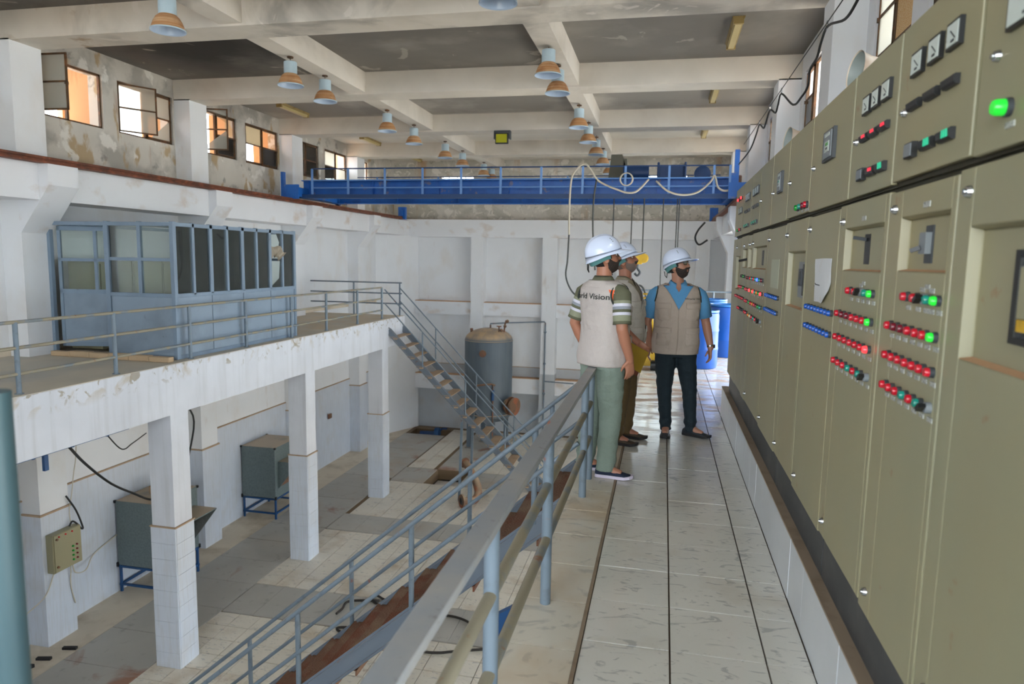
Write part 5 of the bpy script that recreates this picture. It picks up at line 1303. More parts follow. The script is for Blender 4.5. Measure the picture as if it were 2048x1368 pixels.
def interp(tab, z):
    if z <= tab[0][0]: return tab[0][1:]
    for a, b in zip(tab, tab[1:]):
        if z <= b[0]:
            t = (z - a[0]) / (b[0] - a[0]); t = t * t * (3 - 2 * t) * .5 + t * .5
            return tuple(p + (q - p) * t for p, q in zip(a[1:], b[1:]))
    return tab[-1][1:]
TOR = [(.80, 0, .165, .112), (.90, -.005, .170, .118), (1.02, .005, .158, .112), (1.15, .010, .163, .114), (1.28, .008, .176, .120), (1.36, .0, .184, .115), (1.41, -.008, .182, .098), (1.445, -.014, .156, .080), (1.475, -.012, .088, .070), (1.50, -.008, .064, .062)]
class Fig:
    def __init__(s, belly=0.0, wide=1.0): s.belly = belly; s.wide = wide
    def tor(s, ang, z, off=0.0):
        cy, rx, ry = interp(TOR, z)
        rx *= s.wide; bz = math.exp(-((z - 1.02) / .14) ** 2) * s.belly
        c, sn = math.cos(ang), math.sin(ang)
        p = 2.35
        q = (abs(c) ** p + abs(sn) ** p) ** (-1 / p)
        ryy = ry + off + (bz if c > 0 else bz * .2) ; rxx = rx + off + bz * .4
        return Vector((sn * q * rxx, cy + c * q * ryy, z))
def head_pt(az, el, off=0.0):
    ce, se = math.cos(el), math.sin(el)
    x = .074 * ce * math.sin(az); y = .093 * ce * math.cos(az); z = .118 * se
    front = max(0.0, math.cos(az)) * ce
    if z < 0:
        t = -z / .118
        x *= 1 - .26 * t ** 1.5
        if y < 0: y *= 1 - .40 * t
        else: y += .016 * t * front
    G = lambda v, c, w: math.exp(-((v - c) / w) ** 2)
    if front > 0:
        y += front * (.024 * G(x, 0, .012) * G(z, -.030, .016) + .014 * G(x, 0, .010) * G(z, -.006, .022))
        y += .005 * G(z, .026, .010) * G(x, 0, .045)
        y -= .009 * G(z, .010, .011) * G(abs(x), .031, .015)
        y += .006 * G(z, -.058, .007) * G(x, 0, .020) + .005 * G(z, -.072, .007) * G(x, 0, .018) - .004 * G(z, -.065, .003) * G(x, 0, .022)
        y += .009 * G(z, -.100, .014) * G(x, 0, .022)
        x += math.copysign(.004, x) * G(z, -.015, .02) * G(abs(x), .05, .02)
    v = Vector((x, y, z)); d = Vector((x, y, z * .9))
    return v + d.normalized() * off if d.length > 1e-6 else v
def hand(mb, wrist, d, n, side, curl=.30, s=1.0):
    """Palm, four fingers of different length and a thumb. d=finger direction, n=palm side normal, side=thumb side axis."""
    d = d.normalized(); n = (n - d * n.dot(d)).normalized(); a = d.cross(n).normalized() * side
    w = Vector(wrist)
    mb.tube([w - d * .03, w, w + d * .035 * s, w + d * .07 * s, w + d * .095 * s], [.026, .027, .036 * s, .041 * s, .038 * s], 12, ry=[.022, .019, .017, .016, .014]) if False else None
    # palm: flat rounded loft
    rings = []
    for t, hw, th in ((-.03, .027, .021), (0, .028, .019), (.03, .036, .018), (.065, .041, .016), (.092, .039, .013)):
        c = w + d * t * s + n * (.004 if t > .02 else 0)
        rings.append([c + a * (hw * s * math.cos(k * math.pi / 6)) + n * (th * math.sin(k * math.pi / 6)) for k in range(12)])
    b = len(mb.v)
    for r in rings: mb.v += [tuple(p) for p in r]
    for i in range(len(rings) - 1):
        for k in range(12):
            mb.f.append([b + i * 12 + k, b + i * 12 + (k + 1) % 12, b + (i + 1) * 12 + (k + 1) % 12, b + (i + 1) * 12 + k]); mb.mi.append(0)
    mb.f.append([b + k for k in range(12)]); mb.f.append([b + 48 + k for k in range(12)]); mb.mi += [0, 0]
    for i, (o, ln) in enumerate(((.030, .074), (.010, .083), (-.010, .077), (-.029, .060))):
        p = w + d * (.082 * s) + a * o * s; dr = (d + a * (o * 2.2)).normalized(); pts = [p]
        for k, f in enumerate((.42, .33, .25)):
            ang = curl * (k + .6) * (1 + .12 * i)
            dd = dr * math.cos(ang) + n * math.sin(ang)
            pts.append(pts[-1] + dd * ln * f * s)
        mb.tube(pts, [.0095, .009, .0082, .0062], 8)
    p = w + d * .022 * s + a * .030 * s
    t1 = (d * .65 + a * .62 + n * .35).normalized(); t2 = (d * .88 + a * .25 + n * .42).normalized()
    mb.tube([p - t1 * .01, p + t1 * .034, p + t1 * .034 + t2 * .03, p + t1 * .034 + t2 * .052], [.014, .012, .010, .007], 8)

SKIN1 = mat('tanned_skin', C(176, 120, 94), .5, var=.03); SKIN2 = mat('weathered_skin', C(172, 116, 92), .5, var=.04); SKIN3 = mat('light_brown_skin', C(172, 122, 98), .5, var=.03)
BEARD = mat('dark_brown_beard', C(40, 32, 28), .75, var=0, bump=(420, .7, .003), layers=[dict(c=C(84, 62, 52), s=160, lo=.5, hi=.62, k=.6)])
HAIR = mat('black_hair', C(26, 22, 20), .6, var=0, bump=(300, .5, .003)); GREYHAIR = mat('grey_stubble', C(120, 104, 96), .7, var=0); MOUST = mat('dark_moustache', C(50, 42, 40), .7, var=0)
HAT = mat('white_hard_hat', C(214, 224, 246), .18, var=0, coat=.4); BAND = mat('teal_hat_band', C(96, 150, 150), .7, var=0)
def cloth(name, rgb, sc=9, st=.5): return mat(name, C(*rgb), .85, bump=(sc, st, .02, (1, 1, 1.7)), var=.05, layers=[dict(c=C(*[int(v * .8) for v in rgb]), s=300, lo=.4, hi=.6, k=.25)])
VEST1 = cloth('light_grey_vest', (196, 186, 180)); VEST2 = cloth('pale_grey_vest', (204, 198, 190)); VEST3 = cloth('taupe_vest', (186, 170, 156))
OLIVE = cloth('olive_knit', (100, 100, 78), 20, .2); WSTR = cloth('white_stripe', (216, 214, 226), 20, .2); GSTR = cloth('grey_stripe', (150, 154, 164), 20, .2); SAGE = cloth('sage_stripe', (144, 146, 122), 20, .2)
BLUESH = cloth('blue_polo_cloth', (96, 160, 208), 14, .25); KHSH = cloth('khaki_shirt_cloth', (150, 140, 118), 14, .25)
JEAN1 = cloth('grey_green_denim', (136, 150, 138), 12, .6); JEAN2 = cloth('olive_brown_trousers', (104, 84, 54), 12, .5); JEAN3 = cloth('dark_teal_denim', (22, 38, 46), 12, .6)
NAVY = cloth('navy_shoe_knit', (36, 46, 70), 60, .3); SOLE = mat('white_rubber_sole', C(206, 196, 214), .5, var=0); DKSHOE = mat('dark_shoe', C(44, 48, 54), .6); BRSHOE = mat('brown_shoe_suede', C(70, 58, 46), .8); DKSOLE = mat('dark_sole', C(30, 28, 28), .7, var=0)
DARKTRIM = mat('dark_trim', C(44, 50, 46), .8, var=0); ORANGE = mat('orange_emblem', C(240, 96, 24), .6, var=0); LENSG = glass('spectacle_lens', (.95, .97, .97, 1), .14)
EYEW = mat('eye_white', C(226, 220, 214), .3, var=0); IRIS = mat('dark_iris', C(40, 26, 18), .2, var=0); LIP = mat('lip', C(150, 84, 72), .5, var=0)

def text_mesh(body, size):
    cu = bpy.data.curves.new('t', 'FONT'); cu.body = body; cu.size = size; cu.extrude = 0; cu.resolution_u = 3; cu.offset = size * .012
    o = bpy.data.objects.new('t', cu); COL.objects.link(o)
    dg = bpy.context.evaluated_depsgraph_get(); dg.update()
    me = bpy.data.meshes.new_from_object(o.evaluated_get(dg))
    vs = [tuple(v.co) for v in me.vertices]; fs = [list(p.vertices) for p in me.polygons]
    bpy.data.objects.remove(o); bpy.data.curves.remove(cu); bpy.data.meshes.remove(me)
    return vs, fs

def person(loc, A, height, label, arms, legs, head_yaw, head_pitch, skin, vest, sleeve, trousers, shoes, opts, neck_lean=.0, lean=0.0):
    fg = Fig(opts.get('belly', .02), opts.get('wide', 1.0))
    root = thing('person', loc, label, 'person')
    root.rotation_euler = (R(lean), 0, R(A - 90)); sc = height / 1.75; root.scale = (sc, sc, sc)
    # --- body
    mb = MB()
    zs = [.80 + .035 * k for k in range(21)]
    NA = 28
    b = len(mb.v)
    for z in zs: mb.v += [tuple(fg.tor(2 * math.pi * k / NA, z, -.012)) for k in range(NA)]
    for i in range(len(zs) - 1):
        for k in range(NA):
            mb.f.append([b + i * NA + k, b + i * NA + (k + 1) % NA, b + (i + 1) * NA + (k + 1) % NA, b + (i + 1) * NA + k])
    mb.f.append([b + k for k in range(NA)]); mb.f.append([b + (len(zs) - 1) * NA + k for k in range(NA)]); mb.mi = [0] * len(mb.f)
    piv = Vector((0, .005 + neck_lean, 1.525))
    Mh = Matrix.Translation(piv) @ Matrix.Rotation(R(head_yaw), 4, 'Z') @ Matrix.Rotation(R(head_pitch), 4, 'X') @ Matrix.Translation((0, .022, .118))
    nb = Mh @ Vector((0, -.02, -.055))
    mb.tube([(0, -.01, 1.42), (0, -.008, 1.48), tuple((Vector((0, -.005, 1.5)) + nb) / 2), tuple(nb)], [.075, .060, .056, .055], 14)
    b = len(mb.v); NAz, NE = 56, 40
    for i in range(NE + 1):
        el = -math.pi / 2 + math.pi * i / NE
        for k in range(NAz): mb.v.append(tuple(Mh @ head_pt(-math.pi + 2 * math.pi * k / NAz, el)))
    for i in range(NE):
        for k in range(NAz):
            mb.f.append([b + i * NAz + k, b + i * NAz + (k + 1) % NAz, b + (i + 1) * NAz + (k + 1) % NAz, b + (i + 1) * NAz + k]); mb.mi.append(0)
    mb.f.append([b + k for k in range(NAz)]); mb.mi.append(0); mb.f.append([b + NE * NAz + k for k in range(NAz)]); mb.mi.append(0)
    for s in (-1, 1):   # ears
        e = [Mh @ Vector((s * (.072 + .012 * math.sin(t) * 0 + .008), -.008 + .016 * math.cos(t), -.006 + .030 * math.sin(t))) for t in [i * math.pi / 6 for i in range(12)]]
        mb.tube(e, .0065, 6, closed=True)
        mb.tube([Mh @ Vector((s * .066, .004, -.008)), Mh @ Vector((s * .074, -.008, -.006)), Mh @ Vector((s * .077, -.012, -.004))], [.013, .018, .012], 8)
    for sh, el, wr, hd, n, sd in arms:
        sh, el, wr = Vector(sh), Vector(el), Vector(wr)
        mb.tube([sh + Vector((-.06 * (1 if sh.x > 0 else -1), 0, .01)), sh, (sh * .55 + el * .45), el, (el * .65 + wr * .35), wr, wr + Vector(hd).normalized() * .02], [.055, .056, .050, .042, .043, .029, .027], 14)
        hand(mb, wr, Vector(hd), Vector(n), sd, opts.get('curl', .3))
    for hp, kn, an, toe in legs:
        mb.tube([hp, (Vector(hp) * .5 + Vector(kn) * .5), kn, (Vector(kn) * .6 + Vector(an) * .4), an], [.085, .074, .052, .05, .038], 12)
        mb.tube([Vector(an) + Vector((0, 0, -.0)), Vector(an) + Vector((toe[0] * .06, toe[1] * .06, -.035)), Vector(an) + Vector((toe[0] * .12, toe[1] * .12, -.05))], [.038, .036, .028], 10)
    remeshed('body', mb, .0062, skin, root, 2)
    # --- face
    H = lambda v: Mh @ Vector(v)
    for s in (-1, 1):
        m = MB().sphere(H((s * .031, .0755, .010)), .0105, 14, 10); m.sphere(H((s * .031, .0815, .0105)), .0052, 10, 8, 1)
        m.build('eye', [EYEW, IRIS], root, smooth='all', local=True)
        m = MB(); bz = .031
        m.tube([H(head_pt(s * a, el, .002)) for a, el in ((.16, .26), (.3, .29), (.45, .29), (.62, .25))], [.0035, .0055, .005, .003], 6); m.build('eyebrow', HAIR, root, smooth='all', local=True)
    m = MB(); m.tube([H(head_pt(a, -.575 + .02 * abs(a), .0005)) for a in (-.28, -.14, 0, .14, .28)], [.002, .0045, .005, .0045, .002], 6); m.build('lips', LIP, root, smooth='all', local=True)
    def shell(name, test, off, m_, az0, az1, el0, el1, na=64, ne=44):
        m = MB(); idx = {}
        for i in range(ne + 1):
            for k in range(na + 1):
                az = az0 + (az1 - az0) * k / na; el = el0 + (el1 - el0) * i / ne
                p = head_pt(az, el); d = test(az, el, p)
                if d > -.004: idx[i, k] = len(m.v); m.v.append(tuple(Mh @ head_pt(az, el, off * min(1, max(0, (d + .003) / .014)) ** .7 - .0003)))
        for i in range(ne):
            for k in range(na):
                q = [(i, k), (i, k + 1), (i + 1, k + 1), (i + 1, k)]
                if all(j in idx for j in q): m.f.append([idx[j] for j in q]); m.mi.append(0)
        return m.build(name, m_, root, smooth='all', local=True)
    def beard_t(az, el, p):
        a = abs(math.degrees(az)); z = p.z
        if a > 92: return -1
        if a < 16: top = -.080
        elif a < 26: top = -.080 + (a - 16) / 10 * .043
        elif a < 60: top = -.037 - .010 * math.sin((a - 26) / 34 * math.pi)
        else: top = -.037 + ((a - 60) / 32) ** 1.4 * .062
        d = top - z
        if a < 26: d = max(d, min(-.036 - z, z + .052))
        if a > 72: d = min(d, (92 - a) * .0012)
        return min(d, z + .125)
    if opts.get('beard'): shell('beard', beard_t, opts['beard'], BEARD, -1.75, 1.75, -1.45, .4, 110, 80)
    if opts.get('moustache'):
        shell('moustache', lambda az, el, p: min(-.036 - p.z, p.z + .056, .026 - abs(p.x)), .006, MOUST, -.6, .6, -.75, -.2, 40, 26)
        shell('stubble', lambda az, el, p: min(beard_t(az, el, p), .02), .0012, GREYHAIR, -1.75, 1.75, -1.45, .3, 60, 44)
    shell('hair', lambda az, el, p: min((p.z + (.058 if abs(az) > 1.9 else .010)), (abs(az) - 1.25) * .05, .05 - p.z + .06), .008, HAIR if not opts.get('greyhair') else GREYHAIR, -math.pi, math.pi, -.9, 1.2, 80, 40)
    # --- hard hat, tilted with the head
    Mt = Mh @ Matrix.Translation((0, -.008, .036)) @ Matrix.Rotation(R(opts.get('hat_tilt', 8)), 4, 'X')
    m = MB(); NAz = 56; NE = 18
    def hat_pt(az, t, off=0):
        ce, se = math.cos(t), math.sin(t)
        x = (.116 + off) * ce ** .86 * math.sin(az) if ce > 1e-6 else 0; y = (.139 + off) * (ce ** .86 * math.cos(az) if ce > 1e-6 else 0); z = (.132 + off) * se
        z += .009 * math.exp(-(x / .02) ** 2) * se * (1 if abs(y) < .13 else .4) + .005 * math.exp(-((abs(x) - .045) / .012) ** 2) * se
        return Vector((x, y, z))
    b0 = 0
    prof = [(-.004, 0)] + [(0, math.pi / 2 * i / NE) for i in range(NE + 1)]
    for off, t in prof[1:]:
        for k in range(NAz): m.v.append(tuple(Mt @ hat_pt(2 * math.pi * k / NAz, t)))
    for i in range(NE):
        for k in range(NAz): m.f.append([i * NAz + k, i * NAz + (k + 1) % NAz, (i + 1) * NAz + (k + 1) % NAz, (i + 1) * NAz + k]); m.mi.append(0)
    rim = len(m.v)
    for r, (e0, dz) in enumerate(((0, -.008), (1, -.018), (1, -.022), (0, -.014))):
        for k in range(NAz):
            az = 2 * math.pi * k / NAz
            pk = max(0, math.cos(az)) ** 2.2
            base = hat_pt(az, 0)
            ex = (.010 + .060 * pk) if e0 else (.002 if r == 0 else -.004)
            d = Vector((math.sin(az) * .83, math.cos(az), 0)).normalized()
            p = base + d * ex + Vector((0, 0, dz - .016 * pk * e0 - (.020 * max(0, -math.cos(az)))))
            m.v.append(tuple(Mt @ p))
    rows = [0, rim, rim + NAz, rim + 2 * NAz, rim + 3 * NAz]
    for a_, b_ in zip(rows, rows[1:]):
        for k in range(NAz): m.f.append([a_ + k, a_ + (k + 1) % NAz, b_ + (k + 1) % NAz, b_ + k]); m.mi.append(0)
    hat = m.build('hard_hat', HAT, root, smooth='all', local=True)
    m = MB()
    for k in range(3):
        for s in (-1, 1): m.sphere(Mt @ hat_pt(s * .9 + math.pi * 0, .55 + .12 * k, -.001) , .004, 8, 6)
    m.build('vent_hole', DARKTRIM, hat, local=True)
    m = MB(); NB = 30
    for r, (dz, ro) in enumerate(((-.005, .0), (-.045, -.012), (-.050, -.020))):
        for k in range(NB + 1):
            az = math.pi * .42 + (2 * math.pi - math.pi * .84) * k / NB
            p = hat_pt(az, 0, -.010 + ro); back = max(0, -math.cos(az)); m.v.append(tuple(Mt @ (p + Vector((0, 0, dz - .022 * back * (1 if r else .6))))))
    for r in range(2):
        for k in range(NB): m.f.append([r * (NB + 1) + k, r * (NB + 1) + k + 1, (r + 1) * (NB + 1) + k + 1, (r + 1) * (NB + 1) + k]); m.mi.append(0)
    m.build('hat_band', BAND, hat, smooth='all', local=True)
    MB().tube([Mt @ Vector(v) for v in ((-.03, -.13, -.045), (-.02, -.142, -.085), (.0, -.14, -.105), (.02, -.142, -.085), (.03, -.13, -.045))], .004, 6).build('chin_strap', M_black, hat, local=True)
    # --- glasses
    if opts.get('glasses'):
        m = MB()
        for s in (-1, 1):
            pts = [H((s * (.033 + .024 * math.copysign(abs(math.cos(t)) ** .6, math.cos(t))), .098 - abs(math.cos(t)) * .004 - (.010 if math.cos(t) > .3 else 0), .010 + .017 * math.copysign(abs(math.sin(t)) ** .6, math.sin(t)))) for t in [i * math.pi / 8 for i in range(16)]]
            m.tube(pts, .0032, 5, closed=True)
            m.tube([H((s * .057, .088, .016)), H((s * .074, .06, .016)), H((s * .080, .0, .014)), H((s * .076, -.02, .004))], (.0034), 5)
        m.tube([H((-.010, .1, .014)), H((0, .104, .017)), H((.010, .1, .014))], .0022, 5)
        g = m.build('glasses', M_black, root, local=True)
        m = MB()
        for s in (-1, 1):
            m.add([H((s * .012, .0975, -.005)), H((s * .055, .0875, -.005)), H((s * .055, .0875, .025)), H((s * .012, .0975, .025))], [(0, 1, 2, 3)])
        m.build('lens', LENSG, g, local=True)
    # --- trousers
    mb = MB()
    b = len(mb.v); zs = [.78, .84, .90, .95, 1.0]
    for z in zs: mb.v += [tuple(fg.tor(2 * math.pi * k / 24, z, .004)) for k in range(24)]
    for i in range(len(zs) - 1):
        for k in range(24): mb.f.append([b + i * 24 + k, b + i * 24 + (k + 1) % 24, b + (i + 1) * 24 + (k + 1) % 24, b + (i + 1) * 24 + k])
    mb.f.append([b + k for k in range(24)]); mb.f.append([b + 96 + k for k in range(24)])
    fit = opts.get('fit', (.098, .086, .066, .064, .054))
    for hp, kn, an, toe in legs:
        hp, kn, an = Vector(hp), Vector(kn), Vector(an)
        bot = an + (kn - an).normalized() * -.035
        L_ = [hp + Vector((0, 0, .05)), hp, hp * .5 + kn * .5]
        rr = [fit[0] * .95, fit[0], fit[1]]
        for k in range(1, 4):
            L_.append(hp * (.5 - .12 * k) + kn * (.5 + .12 * k)); rr.append(fit[1] + (fit[2] - fit[1]) * k / 4 + (.004 if k % 2 else 0))
        L_.append(kn); rr.append(fit[2] + .003)
        for k in range(1, 10):
            f = k / 10; L_.append(kn * (1 - f) + bot * f); bunch = .006 * math.sin(k * 2.6) * (f > .55 or f < .2)
            rr.append(fit[2] + (fit[3] - fit[2]) * min(1, f * 2.5) + (fit[4] - fit[3]) * max(0, (f - .4) / .6) + bunch)
        L_.append(bot); rr.append(fit[4] + .004)
        mb.tube(L_, rr, 18, ry=[r * 1.06 for r in rr])
    mb.mi = [0] * len(mb.f)
    tr = remeshed('trousers', mb, .010, trousers, root, 3, wrinkle=opts.get('wrinkle', .006))
    # --- shoes
    for i, (hp, kn, an, toe) in enumerate(legs):
        a = Vector(an); d = Vector((toe[0], toe[1], 0)).normalized(); sd = Vector((d.y, -d.x, 0)); ln = .285
        heel = Vector((a.x, a.y, 0)) - d * .075
        m = MB(); sl = MB(); n = 16; zoff = opts.get('lift', (0, 0))[i]
        for t, hw, top in ((0, .024, .06), (.06, .034, .075), (.2, .036, .09), (.34, .036, .098), (.46, .038, .075), (.6, .043, .055), (.78, .046, .044), (.92, .036, .036), (1.0, .014, .028)):
            c = heel + d * ln * t
            for k in range(n):
                an_ = 2 * math.pi * k / n; zz = math.sin(an_); z = .022 + max(0, zz) ** .8 * (top - .022) if zz > 0 else .022
                m.v.append(tuple(c + sd * hw * math.cos(an_) * (1 if zz > 0 else 1) + Vector((0, 0, z + zoff))))
            for x_, z_ in ((-hw - .004, 0.003), (hw + .004, 0.003), (hw + .005, .026), (-hw - .005, .026)): sl.v.append(tuple(c + sd * x_ + Vector((0, 0, z_ + (.012 * max(0, t - .8) / .2) + zoff))))
        for r in range(8):
            for k in range(n): m.f.append([r * n + k, r * n + (k + 1) % n, (r + 1) * n + (k + 1) % n, (r + 1) * n + k]); m.mi.append(0)
            for k in range(4): sl.f.append([r * 4 + k, r * 4 + (k + 1) % 4, (r + 1) * 4 + (k + 1) % 4, (r + 1) * 4 + k]); sl.mi.append(0)
        m.f += [[k for k in range(n)], [8 * n + k for k in range(n)]]; m.mi += [0, 0]; sl.f += [[0, 1, 2, 3], [32, 33, 34, 35]]; sl.mi += [0, 0]
        so = m.build('shoe', shoes[0], root, smooth='all', local=True)
        sl.build('sole', shoes[1], so, local=True)
        if opts.get('laces'):
            ml = MB()
            for q in range(5):
                c = heel + d * ln * (.42 + .05 * q) + Vector((0, 0, .092 - .011 * q + zoff)); ml.beam(c - sd * .018, c + sd * .018, .005, .005)
            ml.build('lace', shoes[2], so, local=True)
        if opts.get('socks'): MB().tube([a + Vector((0, 0, -.03)), a + Vector((0, 0, .05))], .042, 12).build('sock', SOLE, root, smooth='all', local=True)
    # --- vest
    NV = 110; NR = 60; hem = opts.get('hem', .835)
    zs = [hem + (1.478 - hem) * k / NR for k in range(NR + 1)]
    m = MB(); vz, vs_ = opts.get('vneck', (1.36, .55)); sd_ = loc[0] * 7
    def voff(ang, z):
        f = NZ.noise((math.sin(ang) * 2.2 + sd_, math.cos(ang) * 2.2 + z * 3.0, z * 9)) + .55 * NZ.noise((math.sin(ang) * 5, math.cos(ang) * 5 + sd_, z * 17 + math.sin(ang) * 6))
        return .023 + .012 * max(0, (1.0 - z) / .2) + .0075 * f * min(1, max(.25, (1.42 - z) / .12))
    def vcut(z, v0, sl):
        if z <= v0: return .0001
        return min(1.15, math.asin(min(.92, (z - v0) * sl / (interp(TOR, z)[1] * fg.wide))) * .8)
    def ring(z, v0, sl, n):
        a0 = vcut(z, v0, sl); return [a0 + (2 * math.pi - 2 * a0) * k / n for k in range(n + 1)]
    for z in zs: m.v += [tuple(fg.tor(a_, z, voff(a_, z))) for a_ in ring(z, vz, vs_, NV)]
    for i in range(NR):
        for k in range(NV): m.f.append([i * (NV + 1) + k, i * (NV + 1) + k + 1, (i + 1) * (NV + 1) + k + 1, (i + 1) * (NV + 1) + k]); m.mi.append(0)
    ve = m.build('vest', vest, root, smooth='all', local=True)
    so = ve.modifiers.new('thick', 'SOLIDIFY'); so.thickness = .005; so.offset = -1
    def patch(name, a0, a1, z0, z1, off, th, m_, par, rnd=.0):
        m = MB(); n = 7
        for lay in (0, 1):
            for i in range(n):
                for k in range(n):
                    u = i / (n - 1); v = k / (n - 1); ed = min(1, 6 * min(u, 1 - u, v, 1 - v) + .25)
                    an = a0 + (a1 - a0) * u; z = z0 + (z1 - z0) * v
                    if rnd and v < .2: an = a0 + (a1 - a0) * (.5 + (u - .5) * (.86 + .7 * v))
                    m.v.append(tuple(fg.tor(an, z, voff(an, z) + off + (th * ed if lay else -.004))))
        for i in range(n - 1):
            for k in range(n - 1):
                q = [i * n + k, (i + 1) * n + k, (i + 1) * n + k + 1, i * n + k + 1]
                m.f.append(q[::-1]); m.f.append([j + n * n for j in q]); m.mi += [0, 0]
        edge = [i * n for i in range(n)] + [(n - 1) * n + k for k in range(1, n)] + [i * n + n - 1 for i in range(n - 2, -1, -1)] + [k for k in range(n - 2, 0, -1)]
        for i in range(len(edge)):
            a_, b_ = edge[i], edge[(i + 1) % len(edge)]; m.f.append([a_, b_, b_ + n * n, a_ + n * n]); m.mi.append(0)
        return m.build(name, m_, par, smooth=True, local=True)
    for s in (-1, 1):
        for z0, z1 in ((1.17, 1.29), (.93, 1.06)):
            a0, a1 = (.32, 1.0) if s > 0 else (-1.0, -.32)
            pk = patch('pocket', a0, a1, z0 - .03, z1 - .01, .001, .021, vest, ve, 1)
            patch('pocket_flap', a0 - .03, a1 + .03, z1 - .045, z1 + .012, .019, .009, vest, pk, 1)
        m = MB()   # armhole binding
        c = Vector((s * .188 * fg.wide, -.008, 1.365))
        m.tube([c + Vector((s * (-.018) * math.sin(t), .086 * math.cos(t), .085 * math.sin(t))) for t in [i * math.pi / 12 for i in range(24)]], .007, 6, closed=True); m.build('armhole_binding', DARKTRIM, ve, smooth='all', local=True)
    MB().tube([fg.tor(0.02, z, voff(0, z) + .001) for z in [hem + .01 + (vz - hem - .02) * k / 10 for k in range(11)]], .004, 5).build('zip', opts.get('zipm', vest), ve, local=True)
    # --- shirt: sleeves, collar, front seen in the V
    m = MB(); ms = opts['sleeve_mats']
    for sh, el, wr, hd, n, sd in arms:
        sh, el = Vector(sh), Vector(el); s = 1 if sh.x > 0 else -1
        k = len(ms); f_end = opts.get('sleeve', .80); P = [sh + Vector((-.07 * s, 0, .022)), sh + Vector((-.03 * s, 0, .014)), sh + Vector((-.008 * s, 0, -.004))]; rr = [.052, .060, .066]; mi = [0, 0, 0]
        for i in range(k + 1):
            f = f_end * (i + .35) / (k + .35)
            P.append(sh * (1 - f) + el * f); rr.append(.070 - .006 * f + (.003 if i == k else 0)); mi.append(min(i, k - 1))
        m.tube(P, rr, 18, mis=mi)
    b = len(m.v); zs2 = [1.16 + .02 * k for k in range(16)]; NS = 24; op = opts.get('open', 1.43)
    for s in (-1, 1):
        b = len(m.v)
        for z in zs2:
            a0 = vcut(z, op, .75)
            for k in range(NS + 1): a_ = s * (a0 + (1.5 - a0) * k / NS); m.v.append(tuple(fg.tor(a_, z, .010)))
        for i in range(15):
            for k in range(NS): m.f.append([b + i * (NS + 1) + k, b + i * (NS + 1) + k + 1, b + (i + 1) * (NS + 1) + k + 1, b + (i + 1) * (NS + 1) + k]); m.mi.append(opts.get('collar_mi', 0))
    b = len(m.v); NC = 30
    for r_, (z_, rr_) in enumerate(((1.452, .088), (1.50, .070), (1.515, .068), (1.495, .080), (1.455, .099))):
        for k in range(NC + 1):
            a_ = .30 + (2 * math.pi - .60) * k / NC
            m.v.append((math.sin(a_) * rr_, -.008 + math.cos(a_) * rr_ * 1.02, z_ - .035 * max(0, math.cos(a_)) ** 2))
    for r_ in range(4):
        for k in range(NC): m.f.append([b + r_ * (NC + 1) + k, b + r_ * (NC + 1) + k + 1, b + (r_ + 1) * (NC + 1) + k + 1, b + (r_ + 1) * (NC + 1) + k]); m.mi.append(opts.get('collar_mi', 0))
    m.build('shirt', ms, root, smooth='all', local=True)
    # --- lettering
    def lettering(body, size, ang, z, back, off=.010):
        vs, fs = text_mesh(body, size); mm = MB(); ww = max(v[0] for v in vs)
        def mp(u, v):
            an = ang - (u - ww / 2) / (.15) * 1.0 if not back else ang - (u - ww / 2) / .16
            zz = z + v
            return fg.tor(an, zz, voff(an, zz) + off)
        mm.add([mp(v[0], v[1]) for v in vs], fs); mm.build('lettering', DARKTRIM, ve, local=True)
        q = MB(); u0 = ww + size * .35
        def quad(pts, mi=0): q.add([mp(u, v) for u, v in pts], [list(range(len(pts)))], mi)
        quad([(u0 - size * .5, size * 1.25), (u0 + size * .5, size * 1.2), (u0 + size * .38, size * .3), (u0 + size * .12, size * .2), (u0 + size * .1, -size * .25)])
        q.v[-1] = q.v[-1]
        q.build('emblem', [ORANGE, SOLE], ve, local=True)
        q2 = MB(); off2 = off + .001
        pts = [(u0 + size * .12, size * .85), (u0 + size * .24, size * .98), (u0 + size * .3, size * .7), (u0 + size * .2, size * .55)]
        def mp2(u, v):
            an = ang - (u - ww / 2) / (.16 if back else .15); return fg.tor(an, z + v, voff(an, z + v) + off2)
        q2.add([mp2(*p) for p in pts], [(0, 1, 2, 3)]); q2.build('emblem_spark', SOLE, ve, local=True)
    if 'text' in opts: lettering(*opts['text'])
    if opts.get('watch') is not None:
        sh, el, wr, hd, n, sd = arms[opts['watch']]; wr = Vector(wr); dd = (Vector(wr) - Vector(el)).normalized()
        w_ = MB().tube([wr - dd * .022, wr - dd * .006], .034, 14).build('watch', M_chrome, root, smooth=True, local=True)
        c = wr - dd * .014 - Vector(n).normalized() * .03
        MB().tube([c, c - Vector(n).normalized() * .012], .018, 12).build('watch_face', M_black, w_, local=True)
    if opts.get('backpocket'):
        for s in (1, -1):
            def hip(an, z, off): return fg.tor(an, z, off)
            mm = MB(); nn = 6
            for lay in (0, 1):
                for i in range(nn):
                    for k in range(nn):
                        u, v = i / (nn - 1), k / (nn - 1); an = math.pi - s * (.18 + .62 * u); mm.v.append(tuple(hip(an, .83 + .13 * v, .010 + .006 * lay)))
            for i in range(nn - 1):
                for k in range(nn - 1): mm.f.append([36 + i * nn + k, 36 + (i + 1) * nn + k, 36 + (i + 1) * nn + k + 1, 36 + i * nn + k + 1]); mm.mi.append(0)
            mm.build('back_pocket', trousers, tr, local=True)
        p = hip(math.pi - .45, .92, .018); MB().sphere(p, .012, 10, 6).build('pocket_stud', M_dkgrey, tr, local=True)
    return root, Mh

STR = [OLIVE, OLIVE, SAGE, WSTR, GSTR, OLIVE, WSTR, SAGE, SAGE, OLIVE]
